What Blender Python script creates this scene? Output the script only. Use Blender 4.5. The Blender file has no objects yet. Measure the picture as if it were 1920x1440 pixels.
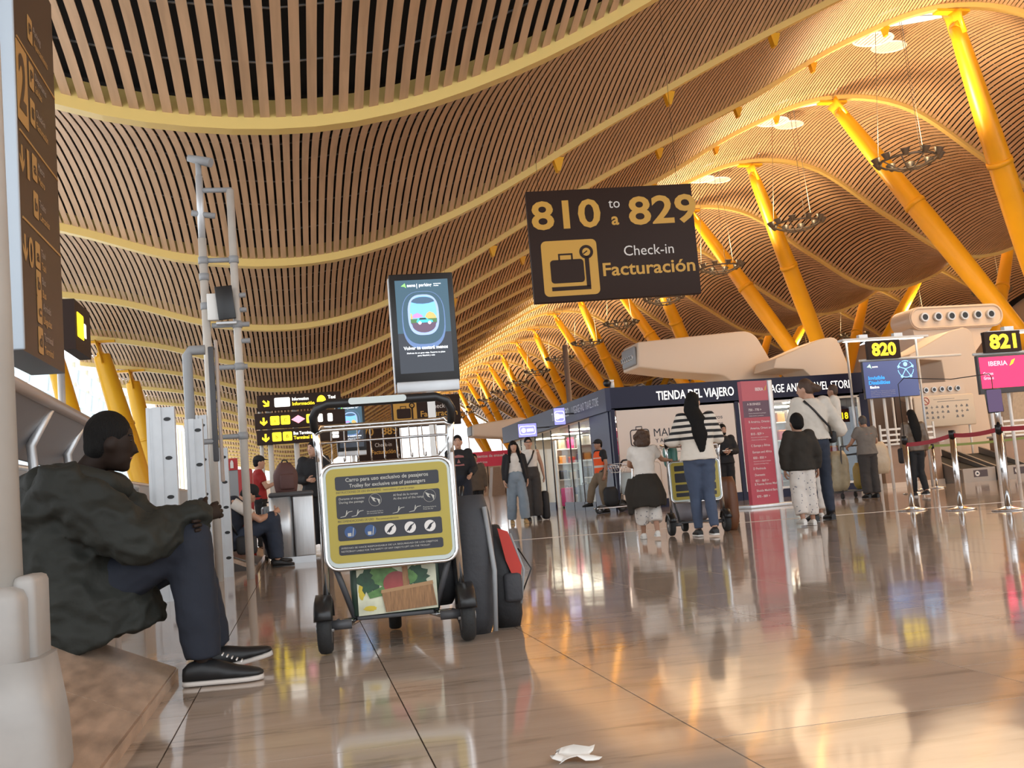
import bpy, bmesh, math, random
from mathutils import Vector as V, Matrix as MX, noise

random.seed(7)
sc = bpy.context.scene
COL = sc.collection
R = math.radians
PI = math.pi

# ---------------------------------------------------------------- camera
CAM_H = 0.67
F_PX = 2000.0
yaw, pitch, roll = R(11.625), R(5.645), R(4.563)
fwd = V((math.sin(yaw)*math.cos(pitch), math.cos(yaw)*math.cos(pitch), math.sin(pitch)))
r0 = V((math.cos(yaw), -math.sin(yaw), 0)); u0 = r0.cross(fwd)
right = r0*math.cos(roll) - u0*math.sin(roll)
up = r0*math.sin(roll) + u0*math.cos(roll)
cam_d = bpy.data.cameras.new('camera'); cam = bpy.data.objects.new('camera', cam_d); COL.objects.link(cam)
cam_d.sensor_width = 36; cam_d.lens = F_PX/1920*36; cam_d.clip_start = 0.05; cam_d.clip_end = 600
mw = MX((right, up, -fwd)).transposed().to_4x4(); mw.translation = (0, 0, CAM_H)
cam.matrix_world = mw
sc.camera = cam

# ---------------------------------------------------------------- sky, exposure
sc.view_settings.view_transform = 'Standard'; sc.view_settings.look = 'None'
sc.view_settings.gamma = 1.0; sc.view_settings.use_curve_mapping = False
sc.view_settings.exposure = 0.35
w = bpy.data.worlds.new('sky'); sc.world = w; w.use_nodes = True
bg = w.node_tree.nodes['Background']
bg.inputs[0].default_value = (0.90, 0.95, 1.0, 1); bg.inputs[1].default_value = 2.0
HALL_LAMP = 2400.0      # each ring luminaire, watts

# ---------------------------------------------------------------- helpers
def lin(h):
    h = h.lstrip('#'); o = []
    for i in (0, 2, 4):
        c = int(h[i:i+2], 16)/255
        o.append(c/12.92 if c <= 0.04045 else ((c+0.055)/1.055)**2.4)
    return tuple(o)+(1,)

MATS = {}
def mat(name, col, rough=0.5, metal=0.0, var=0.0, scale=8.0, bump=0.0, bscale=40.0, emit=0.0, stretch=None, spec=0.5, coat=0.0):
    if name in MATS: return MATS[name]
    c = lin(col) if isinstance(col, str) else tuple(col)+((1,) if len(col) == 3 else ())
    m = bpy.data.materials.new(name); m.use_nodes = True
    nt = m.node_tree; b = nt.nodes['Principled BSDF']
    b.inputs['Base Color'].default_value = c; b.inputs['Roughness'].default_value = rough
    b.inputs['Metallic'].default_value = metal; b.inputs['Specular IOR Level'].default_value = spec
    b.inputs['Coat Weight'].default_value = coat
    m.diffuse_color = c
    tc = None
    if var or bump:
        tc = nt.nodes.new('ShaderNodeTexCoord'); mp = nt.nodes.new('ShaderNodeMapping')
        nt.links.new(tc.outputs['Object'], mp.inputs[0])
        if stretch: mp.inputs['Scale'].default_value = stretch
    if var:
        n = nt.nodes.new('ShaderNodeTexNoise'); n.inputs['Scale'].default_value = scale; n.inputs['Detail'].default_value = 4
        nt.links.new(mp.outputs[0], n.inputs[0])
        cr = nt.nodes.new('ShaderNodeValToRGB')
        cr.color_ramp.elements[0].position = 0.3; cr.color_ramp.elements[1].position = 0.7
        cr.color_ramp.elements[0].color = tuple(max(0, x*(1-var)) for x in c[:3])+(1,)
        cr.color_ramp.elements[1].color = tuple(min(1, x*(1+var)) for x in c[:3])+(1,)
        nt.links.new(n.outputs[0], cr.inputs[0]); nt.links.new(cr.outputs[0], b.inputs['Base Color'])
    if bump:
        n2 = nt.nodes.new('ShaderNodeTexNoise'); n2.inputs['Scale'].default_value = bscale; n2.inputs['Detail'].default_value = 3
        nt.links.new(mp.outputs[0], n2.inputs[0])
        bp = nt.nodes.new('ShaderNodeBump'); bp.inputs['Strength'].default_value = bump; bp.inputs['Distance'].default_value = 0.02
        nt.links.new(n2.outputs[0], bp.inputs['Height']); nt.links.new(bp.outputs[0], b.inputs['Normal'])
    if emit:
        b.inputs['Emission Color'].default_value = c; b.inputs['Emission Strength'].default_value = emit
    MATS[name] = m
    return m

def frame_axes(t, ref=None):
    t = t.normalized(); ref = ref or (V((0, 0, 1)) if abs(t.z) < 0.9 else V((0, 1, 0)))
    a = ref.cross(t)
    if a.length < 1e-6: a = V((1, 0, 0)).cross(t)
    a.normalize(); return a, t.cross(a)

def rrect(w, h, r, n=4):
    p = []
    for cx, cy, a0 in ((w/2-r, h/2-r, 0), (-w/2+r, h/2-r, 90), (-w/2+r, -h/2+r, 180), (w/2-r, -h/2+r, 270)):
        for i in range(n+1):
            a = R(a0+90*i/n); p.append((cx+r*math.cos(a), cy+r*math.sin(a)))
    return p

def circ(r, n=24, cx=0, cy=0, ry=None):
    return [(cx+r*math.cos(2*PI*i/n), cy+(ry or r)*math.sin(2*PI*i/n)) for i in range(n)]

class MB:
    def __init__(s): s.v = []; s.f = []; s.sm = []; s.mi = []; s.cur = 0
    def add(s, vs, fs, smooth=False):
        o = len(s.v); s.v += [tuple(x) for x in vs]
        for f in fs: s.f.append(tuple(i+o for i in f)); s.sm.append(smooth); s.mi.append(s.cur)
        return s
    def box(s, c, size, rot=None):
        x, y, z = (k/2 for k in size); c = V(c)
        vs = [V((a, b, d)) for a in (-x, x) for b in (-y, y) for d in (-z, z)]
        if rot: vs = [rot @ q for q in vs]
        return s.add([q+c for q in vs], [(0, 1, 3, 2), (4, 6, 7, 5), (0, 4, 5, 1), (2, 3, 7, 6), (0, 2, 6, 4), (1, 5, 7, 3)])
    def rbox(s, c, size, r=0.01, seg=2, rot=None, smooth=True):
        bm = bmesh.new(); bmesh.ops.create_cube(bm, size=1.0)
        bmesh.ops.scale(bm, vec=size, verts=bm.verts)
        bmesh.ops.bevel(bm, geom=list(bm.edges), offset=min(r, min(size)*0.49), segments=seg, profile=0.5, affect='EDGES')
        c = V(c); bm.verts.index_update()
        vs = [(rot @ q.co if rot else q.co)+c for q in bm.verts]; fs = [[k.index for k in f.verts] for f in bm.faces]
        bm.free(); return s.add(vs, fs, smooth)
    def tube(s, path, rad, n=8, smooth=True, closed=False, caps=True, ref=None):
        path = [V(p) for p in path]; k = len(path)
        rad = rad if isinstance(rad, (list, tuple)) else [rad]*k
        vs = []; a = b = None
        for i, p in enumerate(path):
            if closed: t = path[(i+1) % k]-path[i-1]
            else: t = path[min(i+1, k-1)]-path[max(i-1, 0)]
            if a is None: a, b = frame_axes(t, ref)
            else:
                t = t.normalized(); a = (a-t*a.dot(t))
                if a.length < 1e-6: a, b = frame_axes(t)
                a.normalize(); b = t.cross(a)
            r = rad[i]; rx, ry = r if isinstance(r, (tuple, list)) else (r, r)
            for j in range(n):
                q = 2*PI*j/n; vs.append(p+a*rx*math.cos(q)+b*ry*math.sin(q))
        fs = []
        for i in range(k if closed else k-1):
            i2 = (i+1) % k
            for j in range(n):
                fs.append((i*n+j, i*n+(j+1) % n, i2*n+(j+1) % n, i2*n+j))
        o = len(s.v); s.add(vs, fs, smooth)
        if caps and not closed:
            s.f.append(tuple(o+j for j in reversed(range(n)))); s.sm.append(False); s.mi.append(s.cur)
            s.f.append(tuple(o+(k-1)*n+j for j in range(n))); s.sm.append(False); s.mi.append(s.cur)
        return s
    def loft(s, rings, smooth=True, caps=True):
        n = len(rings[0]); vs = [p for r in rings for p in r]; fs = []
        for i in range(len(rings)-1):
            for j in range(n): fs.append((i*n+j, i*n+(j+1) % n, (i+1)*n+(j+1) % n, (i+1)*n+j))
        o = len(s.v); s.add(vs, fs, smooth)
        if caps:
            s.f.append(tuple(o+j for j in reversed(range(n)))); s.sm.append(False); s.mi.append(s.cur)
            e = o+(len(rings)-1)*n; s.f.append(tuple(e+j for j in range(n))); s.sm.append(False); s.mi.append(s.cur)
        return s
    def ell(s, c, r, n=14, m=9, rot=None):
        c = V(c); r = (r,)*3 if not isinstance(r, (tuple, list)) else r
        rings = []
        for i in range(m+1):
            th = PI*(0.001+0.998*i/m)
            ring = []
            for j in range(n):
                q = V((r[0]*math.sin(th)*math.cos(2*PI*j/n), r[1]*math.sin(th)*math.sin(2*PI*j/n), -r[2]*math.cos(th)))
                ring.append((rot @ q if rot else q)+c)
            rings.append(ring)
        return s.loft(rings)
    def prism(s, poly, y0, y1, smooth=False, org=(0, 0, 0), axis='y'):
        """poly in (x,z), extruded along y (axis 'x': poly in (y,z), along x; 'z': poly in (x,y), along z)"""
        def mk(p, y):
            q = {'y': (p[0], y, p[1]), 'x': (y, p[0], p[1]), 'z': (p[0], p[1], y)}[axis]
            return V(q)+V(org)
        n = len(poly)
        a = [mk(p, y0) for p in poly]; b = [mk(p, y1) for p in poly]
        o = len(s.v)
        s.add(a+b, [(i, (i+1) % n, n+(i+1) % n, n+i) for i in range(n)], smooth)
        s.f.append(tuple(o+i for i in range(n))[::-1]); s.sm.append(False); s.mi.append(s.cur)
        s.f.append(tuple(o+n+i for i in range(n))); s.sm.append(False); s.mi.append(s.cur)
        return s
    def lathe(s, prof, n=20, c=(0, 0, 0), smooth=True):
        c = V(c)
        rings = [[V((r*math.cos(2*PI*j/n), r*math.sin(2*PI*j/n), z))+c for j in range(n)] for r, z in prof]
        return s.loft(rings, smooth)
    def mesh(s, name):
        me = bpy.data.meshes.new(name); me.from_pydata(s.v, [], s.f)
        me.polygons.foreach_set('use_smooth', s.sm); me.polygons.foreach_set('material_index', s.mi)
        bm = bmesh.new(); bm.from_mesh(me); bmesh.ops.recalc_face_normals(bm, faces=bm.faces); bm.to_mesh(me); bm.free()
        return me
    def build(s, name, m, parent=None, loc=(0, 0, 0), rot=(0, 0, 0)):
        return link(name, s.mesh(name), m, parent, loc, rot)

def link(name, me, m, parent=None, loc=(0, 0, 0), rot=(0, 0, 0)):
    if m is not None:
        for k in (m if isinstance(m, (list, tuple)) else [m]): me.materials.append(k)
    o = bpy.data.objects.new(name, me); COL.objects.link(o)
    o.parent = parent; o.location = loc; o.rotation_euler = rot
    return o

def tag(o, label=None, cat=None, group=None, kind=None):
    if label: o['label'] = label
    if cat: o['category'] = cat
    if group: o['group'] = group
    if kind: o['kind'] = kind
    return o

def root(name, loc, label, cat, rotz=0, group=None):
    o = bpy.data.objects.new(name, None); COL.objects.link(o); o.empty_display_size = 0.1
    o.location = loc; o.rotation_euler = (0, 0, rotz)
    return tag(o, label, cat, group)

def copy_tree(o, parent=None):
    c = o.copy(); COL.objects.link(c); c.parent = parent
    for ch in list(o.children): copy_tree(ch, c)
    return c

TMP = bpy.data.scenes.new('tmp')
def remesh(me, voxel, smooth=4, fac=0.5):
    ob = bpy.data.objects.new('tmp', me); TMP.collection.objects.link(ob)
    a = ob.modifiers.new('r', 'REMESH'); a.mode = 'VOXEL'; a.voxel_size = voxel; a.use_smooth_shade = True
    if smooth:
        b = ob.modifiers.new('s', 'SMOOTH'); b.factor = fac; b.iterations = smooth
    vl = TMP.view_layers[0]; vl.update(); dg = vl.depsgraph
    nm = bpy.data.meshes.new_from_object(ob.evaluated_get(dg), depsgraph=dg)
    bpy.data.objects.remove(ob)
    return nm

_TX = {}
def text_geo(s, bold):
    if (s, bold) in _TX: return _TX[(s, bold)]
    cu = bpy.data.curves.new('t', 'FONT'); cu.body = s; cu.size = 1.0; cu.resolution_u = 3; cu.fill_mode = 'FRONT'
    cu.offset = bold; ob = bpy.data.objects.new('t', cu)
    me = bpy.data.meshes.new_from_object(ob)
    vs = [tuple(q.co) for q in me.vertices]; fs = [tuple(p.vertices) for p in me.polygons]
    bpy.data.objects.remove(ob); bpy.data.curves.remove(cu); bpy.data.meshes.remove(me)
    x0 = min((q[0] for q in vs), default=0); x1 = max((q[0] for q in vs), default=1)
    y0 = min((q[1] for q in vs), default=0); y1 = max((q[1] for q in vs), default=1)
    _TX[(s, bold)] = (vs, fs, x0, x1, y0, y1)
    return _TX[(s, bold)]

def put_text(mb, s, x, z, h, y=0.0, w=None, align='l', bold=0.0, cap=None, rot=None):
    """flat print in the xz plane facing -y; h is the capital height, w an optional exact width"""
    vs, fs, x0, x1, y0, y1 = text_geo(s, bold)
    k = h/0.69
    kx = (w/(x1-x0)) if w else k
    tw = (x1-x0)*kx
    ox = x-{'l': 0, 'c': tw/2, 'r': tw}[align]
    mb.add([(ox+(q[0]-x0)*kx, y, z+q[1]*k) for q in vs], fs)
    return tw

def lettering(parent, m, lines, y, name='lettering', bold=0.0):
    """lines: (string, x, z, capital height, align, width)"""
    o = None
    for l in lines:
        mb = MB(); put_text(mb, l[0], l[1], l[2], l[3], y, l[5] if len(l) > 5 else None, l[4] if len(l) > 4 else 'l', bold)
        o = mb.build(name, m, parent)
    return o

def flat(parent, name, m, poly, y, t=0.002, at=(0, 0)):
    return MB().prism([(p[0]+at[0], p[1]+at[1]) for p in poly], y-t, y).build(name, m, parent)

ORD = ['first', 'second', 'third', 'fourth', 'fifth', 'sixth', 'seventh', 'eighth', 'ninth', 'tenth', 'eleventh', 'twelfth', 'thirteenth', 'fourteenth', 'fifteenth', 'sixteenth', 'seventeenth', 'eighteenth', 'nineteenth']

# ---------------------------------------------------------------- materials
m_slat = mat('bamboo_slat', (0.57, 0.365, 0.215), 0.55, var=0.14, scale=1.3, stretch=(6, 0.5, 1))
m_rib = mat('rib_yellow_paint', (0.82, 0.60, 0.20), 0.4)
m_skin_roof = mat('roof_void', (0.012, 0.01, 0.009), 0.9)
m_purlin = mat('purlin_steel', (0.30, 0.30, 0.30), 0.4, 0.6)
m_column = mat('column_yellow_paint', (0.86, 0.44, 0.012), 0.35, var=0.05, scale=0.6)
m_chrome = mat('chrome', (0.72, 0.72, 0.72), 0.14, 1.0)
m_steel = mat('brushed_steel', (0.60, 0.61, 0.62), 0.38, 0.6, var=0.08, scale=3, stretch=(30, 30, 1))
m_alu = mat('aluminium_profile', (0.60, 0.62, 0.64), 0.42, 0.45, var=0.06, scale=5)
m_white = mat('white_paint', (0.78, 0.77, 0.74), 0.4)
m_cream = mat('cream_panel', (0.72, 0.58, 0.46), 0.4)
m_grey = mat('grey_plastic', (0.30, 0.31, 0.32), 0.5)
m_dgrey = mat('dark_grey_plastic', (0.07, 0.07, 0.075), 0.5)
m_black = mat('black_plastic', (0.012, 0.012, 0.013), 0.35)
m_rubber = mat('black_rubber', (0.02, 0.02, 0.02), 0.75, bump=0.2, bscale=60)
m_sign = mat('sign_brown', (0.034, 0.018, 0.013), 0.55, spec=0.2)
m_orange = mat('sign_amber', (0.60, 0.32, 0.04), 0.45)
m_signwhite = mat('sign_white', (0.72, 0.68, 0.64), 0.45)
m_navy = mat('shop_navy', (0.013, 0.013, 0.040), 0.4, spec=0.25)
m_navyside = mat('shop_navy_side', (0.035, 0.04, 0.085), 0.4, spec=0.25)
m_lit_y = mat('lit_yellow', (1.0, 0.72, 0.02), 0.5, emit=1.2)
m_lit_w = mat('lit_white', (1.0, 0.97, 0.9), 0.5, emit=1.2)
m_red = mat('red_paint', (0.42, 0.02, 0.02), 0.4)

def glass_mat():
    m = bpy.data.materials.new('clear_glass'); m.use_nodes = True; nt = m.node_tree
    for n in list(nt.nodes):
        if n.type != 'OUTPUT_MATERIAL': nt.nodes.remove(n)
    out = nt.nodes[0]; t = nt.nodes.new('ShaderNodeBsdfTransparent'); g = nt.nodes.new('ShaderNodeBsdfGlossy')
    g.inputs['Roughness'].default_value = 0.02; t.inputs[0].default_value = (0.88, 0.93, 0.93, 1)
    fr = nt.nodes.new('ShaderNodeValue'); fr.outputs[0].default_value = 0.06; mx = nt.nodes.new('ShaderNodeMixShader')
    nt.links.new(fr.outputs[0], mx.inputs[0]); nt.links.new(t.outputs[0], mx.inputs[1]); nt.links.new(g.outputs[0], mx.inputs[2])
    nt.links.new(mx.outputs[0], out.inputs[0]); return m
m_glass = glass_mat()

def translucent_mat(name, c):
    m = bpy.data.materials.new(name); m.use_nodes = True; nt = m.node_tree
    b = nt.nodes['Principled BSDF']; b.inputs['Base Color'].default_value = c+(1,); b.inputs['Roughness'].default_value = 0.5
    tr = nt.nodes.new('ShaderNodeBsdfTranslucent'); tr.inputs[0].default_value = c+(1,)
    mx = nt.nodes.new('ShaderNodeMixShader'); mx.inputs[0].default_value = 0.75
    nt.links.new(b.outputs[0], mx.inputs[1]); nt.links.new(tr.outputs[0], mx.inputs[2])
    nt.links.new(mx.outputs[0], nt.nodes['Material Output'].inputs[0]); return m
m_frost = translucent_mat('frosted_pane', (0.86, 0.93, 0.97))

def floor_mat():
    m = bpy.data.materials.new('polished_limestone'); m.use_nodes = True; nt = m.node_tree; L = nt.links
    b = nt.nodes['Principled BSDF']
    tc = nt.nodes.new('ShaderNodeTexCoord')
    mp = nt.nodes.new('ShaderNodeMapping'); mp.inputs['Scale'].default_value = (0.55, 2.6, 1)
    L.new(tc.outputs['Object'], mp.inputs[0])
    n = nt.nodes.new('ShaderNodeTexNoise'); n.inputs['Scale'].default_value = 2.2; n.inputs['Detail'].default_value = 7; n.inputs['Roughness'].default_value = 0.62; n.inputs['Distortion'].default_value = 0.7
    L.new(mp.outputs[0], n.inputs[0])
    cr = nt.nodes.new('ShaderNodeValToRGB'); e = cr.color_ramp.elements
    e[0].position = 0.30; e[0].color = (0.22, 0.165, 0.125, 1); e[1].position = 0.46; e[1].color = (0.42, 0.33, 0.26, 1)
    k = cr.color_ramp.elements.new(0.72); k.color = (0.50, 0.40, 0.32, 1)
    L.new(n.outputs[0], cr.inputs[0]); L.new(cr.outputs[0], b.inputs['Base Color'])
    b.inputs['Roughness'].default_value = 0.075; b.inputs['Specular IOR Level'].default_value = 0.62
    n2 = nt.nodes.new('ShaderNodeTexNoise'); n2.inputs['Scale'].default_value = 1.6; n2.inputs['Detail'].default_value = 2
    L.new(tc.outputs['Object'], n2.inputs[0])
    bp = nt.nodes.new('ShaderNodeBump'); bp.inputs['Strength'].default_value = 0.10; bp.inputs['Distance'].default_value = 0.02
    L.new(n2.outputs[0], bp.inputs['Height']); L.new(bp.outputs[0], b.inputs['Normal'])
    return m
m_floor = floor_mat()
m_grout = mat('floor_joint', (0.05, 0.04, 0.035), 0.6)
m_stone = mat('honed_travertine', (0.40, 0.28, 0.20), 0.35, var=0.30, scale=2.2, stretch=(9, 2.0, 9), bump=0.05)

# ---------------------------------------------------------------- roof geometry
T0 = 33.43; BAY = 9.0
KX = [-10, -9, -5, -2, 1, 4, 8, 12, 16, 20, 24, 28, 32, 36, 40, 44, 48, 52, 56, 60]
KZ = [8.05, 7.93, 7.26, 6.40, 6.34, 7.30, 9.49, 11.59, 13.50, 15.60, 16.95, 16.55, 13.85, 11.5, 12.0, 14.4, 16.3, 16.4, 14.3, 12.0]
def prof(x):
    if x <= KX[0]: return KZ[0]
    if x >= KX[-1]: return KZ[-1]
    i = max(j for j in range(len(KX)-1) if KX[j] <= x)
    x0_, x1_ = KX[i], KX[i+1]; h = x1_-x0_; t = (x-x0_)/h
    def sl(j):
        if j <= 0 or j >= len(KX)-1: return 0
        return (KZ[j+1]-KZ[j-1])/(KX[j+1]-KX[j-1])
    a, b = sl(i)*h, sl(i+1)*h
    return (2*t**3-3*t**2+1)*KZ[i]+(t**3-2*t**2+t)*a+(-2*t**3+3*t**2)*KZ[i+1]+(t**3-t**2)*b
VAULT = 0.8
K0, K1 = -4, 17
def roof_z(x, y):
    t = ((y-T0) % BAY)/BAY
    return prof(x)+4*VAULT*t*(1-t)
SKY_X, SKY_DY, SKY_RX, SKY_RY = 23.9, 1.75, 1.7, 1.35
def project(p):
    v = V(p)-V((0, 0, CAM_H)); d = v.dot(fwd)
    if d < 0.3: return None
    return 960+F_PX*v.dot(right)/d, 720-F_PX*v.dot(up)/d

# ---------------------------------------------------------------- ceiling
xs = [-9.6+0.6*i for i in range(int(69/0.6)+1)]
mb = MB(); rows = []
ys = [T0+BAY*K0+0.75*i for i in range(int((K1-K0)*12)+1)]
for y in ys:
    for x in xs: mb.v.append((x, y, roof_z(x, min(y, ys[-1]-1e-6))+0.42))
nx = len(xs)
def in_sky(x, y, g=0.0):
    dy = (y-T0) % BAY
    return T0-1 < y < T0+12*BAY and ((x-SKY_X)/(SKY_RX+g))**2+((dy-SKY_DY)/(SKY_RY+g))**2 < 1
for j in range(len(ys)-1):
    for i in range(nx-1):
        if in_sky((xs[i]+xs[i+1])/2, (ys[j]+ys[j+1])/2): continue
        mb.f.append((j*nx+i, j*nx+i+1, (j+1)*nx+i+1, (j+1)*nx+i)); mb.sm.append(True); mb.mi.append(0)
ceiling = tag(mb.build('ceiling', m_skin_roof), 'undulating terminal ceiling of bamboo slats and yellow ribs', kind='structure')

def slat_verts(x, y0, y1, wd, seg, th=0.02):
    vs = []
    for i in range(seg+1):
        y = y0+(y1-y0)*i/seg
        yy = min(max(y, y0+1e-4), y1-1e-4)
        for dx, dz in ((-wd/2, 0), (wd/2, 0), (wd/2, th), (-wd/2, th)):
            vs.append((x+dx, y, roof_z(x+dx, yy)+dz))
    fs = [(0, 1, 2, 3), tuple(seg*4+q for q in (3, 2, 1, 0))]
    for i in range(seg):
        for j in range(4): fs.append((i*4+j, i*4+(j+1) % 4, (i+1)*4+(j+1) % 4, (i+1)*4+j))
    return vs, fs
cands = []
for k in range(K0, K1):
    ya, yb = T0+BAY*k+0.08, T0+BAY*(k+1)-0.08
    if k < -2: pitch_x, wd = 0.225, 0.135
    elif k < 0: pitch_x, wd = 0.17, 0.122
    elif k < 2: pitch_x, wd = 0.17, 0.112
    elif k < 6: pitch_x, wd = 0.20, 0.122
    elif k < 10: pitch_x, wd = 0.26, 0.165
    else: pitch_x, wd = 0.42, 0.28
    seg = 10 if k < 1 else (7 if k < 6 else 5)
    x = -9.4
    while x < 58.5:
        ranges = [(ya, yb)]
        if 0 <= k < 12 and abs(x-SKY_X) < SKY_RX+0.1:
            dy = (SKY_RY+0.1)*math.sqrt(max(0, 1-((x-SKY_X)/(SKY_RX+0.1))**2))
            c = T0+BAY*k+SKY_DY
            ranges = [(a, b) for a, b in ((ya, c-dy), (c+dy, yb)) if b-a > 0.2]
        for a, b in ranges:
            pts = [project((x, a+(b-a)*q/6, roof_z(x, a+(b-a)*q/6))) for q in range(1, 6)]
            vis = [p for p in pts if p and 130 < p[0] < 1920 and 0 < p[1] < 700]
            score = 0
            for p, q in zip(pts, pts[1:]):
                if p in vis and q in vis: score += math.hypot(p[0]-q[0], p[1]-q[1])
            cands.append((score*wd/((a+b)/2), x, a, b, wd, seg))
        x += pitch_x
cands.sort(key=lambda c: -c[0])
rest = MB()
for i, (s_, x, a, b, wd, seg) in enumerate(cands):
    vs, fs = slat_verts(x, a, b, wd, seg)
    if i < 300:
        me = bpy.data.meshes.new('slat'); me.from_pydata(vs, [], fs); link('slat', me, m_slat, ceiling)
    else: rest.add(vs, fs)
me = bpy.data.meshes.new('slat'); me.from_pydata(rest.v, [], rest.f)
tag(link('slats', me, m_slat, ceiling), kind='stuff')
# ribs along the wave, one at every bay, and thin purlins above the slats
for k in range(K0, K1+1):
    mb = MB(); y = T0+BAY*k; rings = []
    for i in range(116):
        x = -9.5+0.59*i; z = prof(x)
        rings.append([V((x, y-0.13, z-0.13)), V((x, y+0.13, z-0.13)), V((x, y+0.13, z+0.30)), V((x, y-0.13, z+0.30))])
    mb.loft(rings, smooth=False); mb.build('rib', m_rib, ceiling)
for k in range(-3, 2):
    for q in range(1, 8):
        y = T0+BAY*k+BAY*q/8
        MB().tube([(-9+1.5*i, y, roof_z(-9+1.5*i, y)+0.09) for i in range(30)], 0.018, 5).build('purlin', m_purlin, ceiling)
# small yellow fixing brackets hanging from the nearer ribs
for k in (-1, 0, 1):
    for i in range(6):
        x = 6.6+3.0*i; z = prof(x)-0.13
        MB().prism([(x-0.14, z), (x+0.14, z), (x+0.02, z-0.34), (x-0.05, z-0.34)], T0+BAY*k-0.10, T0+BAY*k+0.10).build('bracket', m_column, ceiling)
# skylights
for k in range(0, 12):
    y = T0+BAY*k+SKY_DY
    mb = MB()
    ring = [(SKY_X+(SKY_RX)*math.cos(2*PI*i/40), y+SKY_RY*math.sin(2*PI*i/40)) for i in range(40)]
    mb.loft([[V((px, py, roof_z(px, py)-0.05)) for px, py in ring], [V((px, py, roof_z(px, py)+0.55)) for px, py in ring]], caps=False)
    fr = tag(mb.build('window_%d' % (k+1), m_white), 'oval roof skylight, the %s along the crest' % ORD[k], kind='structure')
    p = MB(); o = [V((px, py, roof_z(px, py)+0.5)) for px, py in ring]; cz = V((SKY_X, y, roof_z(SKY_X, y)+0.52))
    p.add(o+[cz], [(i, (i+1) % 40, 40) for i in range(40)], True); p.build('pane', m_frost, fr)
# ---------------------------------------------------------------- floor
fl = MB().box((25, 91, -0.056), (70, 198, 0.1)).build('floor', m_grout)
tag(fl, 'polished beige limestone floor', kind='structure')
colx = [-9.6]
while colx[-1] < -1.2: colx.append(colx[-1]+0.71)
colx = [x-colx[-1]-1.13 for x in colx]+[-0.42, 0.29, 0.99, 2.01]
while colx[-1] < 58: colx.append(round(colx[-1]+0.71+0.32*(len(colx) % 3 == 0), 3))
tiles = []
for i in range(len(colx)-1):
    y = -7.0+(i*0.47) % 1.3
    while y < 188:
        x0, x1, y1 = colx[i], colx[i+1], y+1.3
        pr = [project((a, b, 0)) for a, b in ((x0, y), (x1, y), (x0, y1), (x1, y1))]
        sc_ = 0
        if all(pr):
            cx = sum(p[0] for p in pr)/4; cy = sum(p[1] for p in pr)/4
            if -60 < cx < 1980 and 900 < cy < 1560 and x0 > -0.6:
                a = pr; sc_ = abs((a[3][0]-a[0][0])*(a[2][1]-a[1][1])-(a[3][1]-a[0][1])*(a[2][0]-a[1][0]))/2
        tiles.append((sc_, x0, x1, y, y1)); y = y1
tiles.sort(key=lambda t: -t[0])
rest = MB(); g = 0.0022
tile_cache = {}
def tile_mesh(wd, ln):
    key = (round(wd, 3), round(ln, 3))
    if key not in tile_cache:
        me = MB().box((0, 0, -0.004), (wd-2*g, ln-2*g, 0.008)).mesh('tile'); me.materials.append(m_floor); tile_cache[key] = me
    return tile_cache[key]
m_floor.node_tree.nodes['Texture Coordinate'].outputs['Object']
for i, (s_, x0, x1, y0, y1) in enumerate(tiles):
    c = ((x0+x1)/2, (y0+y1)/2)
    if i < 300:
        o = bpy.data.objects.new('tile', tile_mesh(x1-x0, y1-y0)); COL.objects.link(o)
        o.location = (c[0], c[1], 0.002); o.parent = fl
    else: rest.box((c[0], c[1], -0.002), (x1-x0-2*g, y1-y0-2*g, 0.008))
tag(rest.build('tiles', m_floor, fl), kind='stuff')
m_strip = mat('floor_strip', (0.66, 0.60, 0.54), 0.3)
a = V((-0.4, 14.75, 0)); b = V((13.2, 11.45, 0)); d = (b-a)
tag(MB().box((a+b)/2+V((0, 0, 0.0035)), (d.length, 0.05, 0.003), MX.Rotation(math.atan2(d.y, d.x), 3, 'Z')).build('trim_1', m_strip), 'pale metal strip let into the floor', kind='structure')

# ---------------------------------------------------------------- facade on the left and end walls
m_mull = mat('facade_steel', (0.70, 0.66, 0.50), 0.4)
wl = MB()
for i in range(0, 64): wl.box((-9.7, -6+3.0*i, 4.0), (0.12, 0.09, 8.0))
wl = tag(wl.build('wall_left', m_mull), 'glazed side facade of the terminal', kind='structure')
pane = None
for j in range(10):
    for i in range(13):
        y = 30+3.2*i+(1.6 if j % 2 else 0); z = 7.2-0.85*j
        pl = [(-1.5, 0.42), (1.5, 0.42)]+[(1.5*math.cos(PI*q/10), -0.36*math.sin(PI*q/10)) for q in range(11)]
        if pane is None:
            pane = MB().prism(pl, -0.02, 0.02, axis='x').mesh('pane'); pane.materials.append(m_frost)
        o = bpy.data.objects.new('pane', pane); COL.objects.link(o); o.parent = wl; o.location = (-9.55, y, z); o.rotation_euler = (0, 0.12, 0)
wf = MB()
wf.box((25, 188, 2.8), (70, 0.3, 5.6))
for i in range(24): wf.box((-9+3*i, 188, 9), (0.16, 0.3, 18))
tag(wf.build('wall_far', m_cream), 'far glazed end wall of the hall', kind='structure')
m_wallr = mat('far_side_wall', (0.45, 0.36, 0.28), 0.6)
tag(MB().box((59.5, 91, 6.5), (0.3, 194, 13)).build('wall_right', m_wallr), 'far side wall of the hall', kind='structure')

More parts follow.
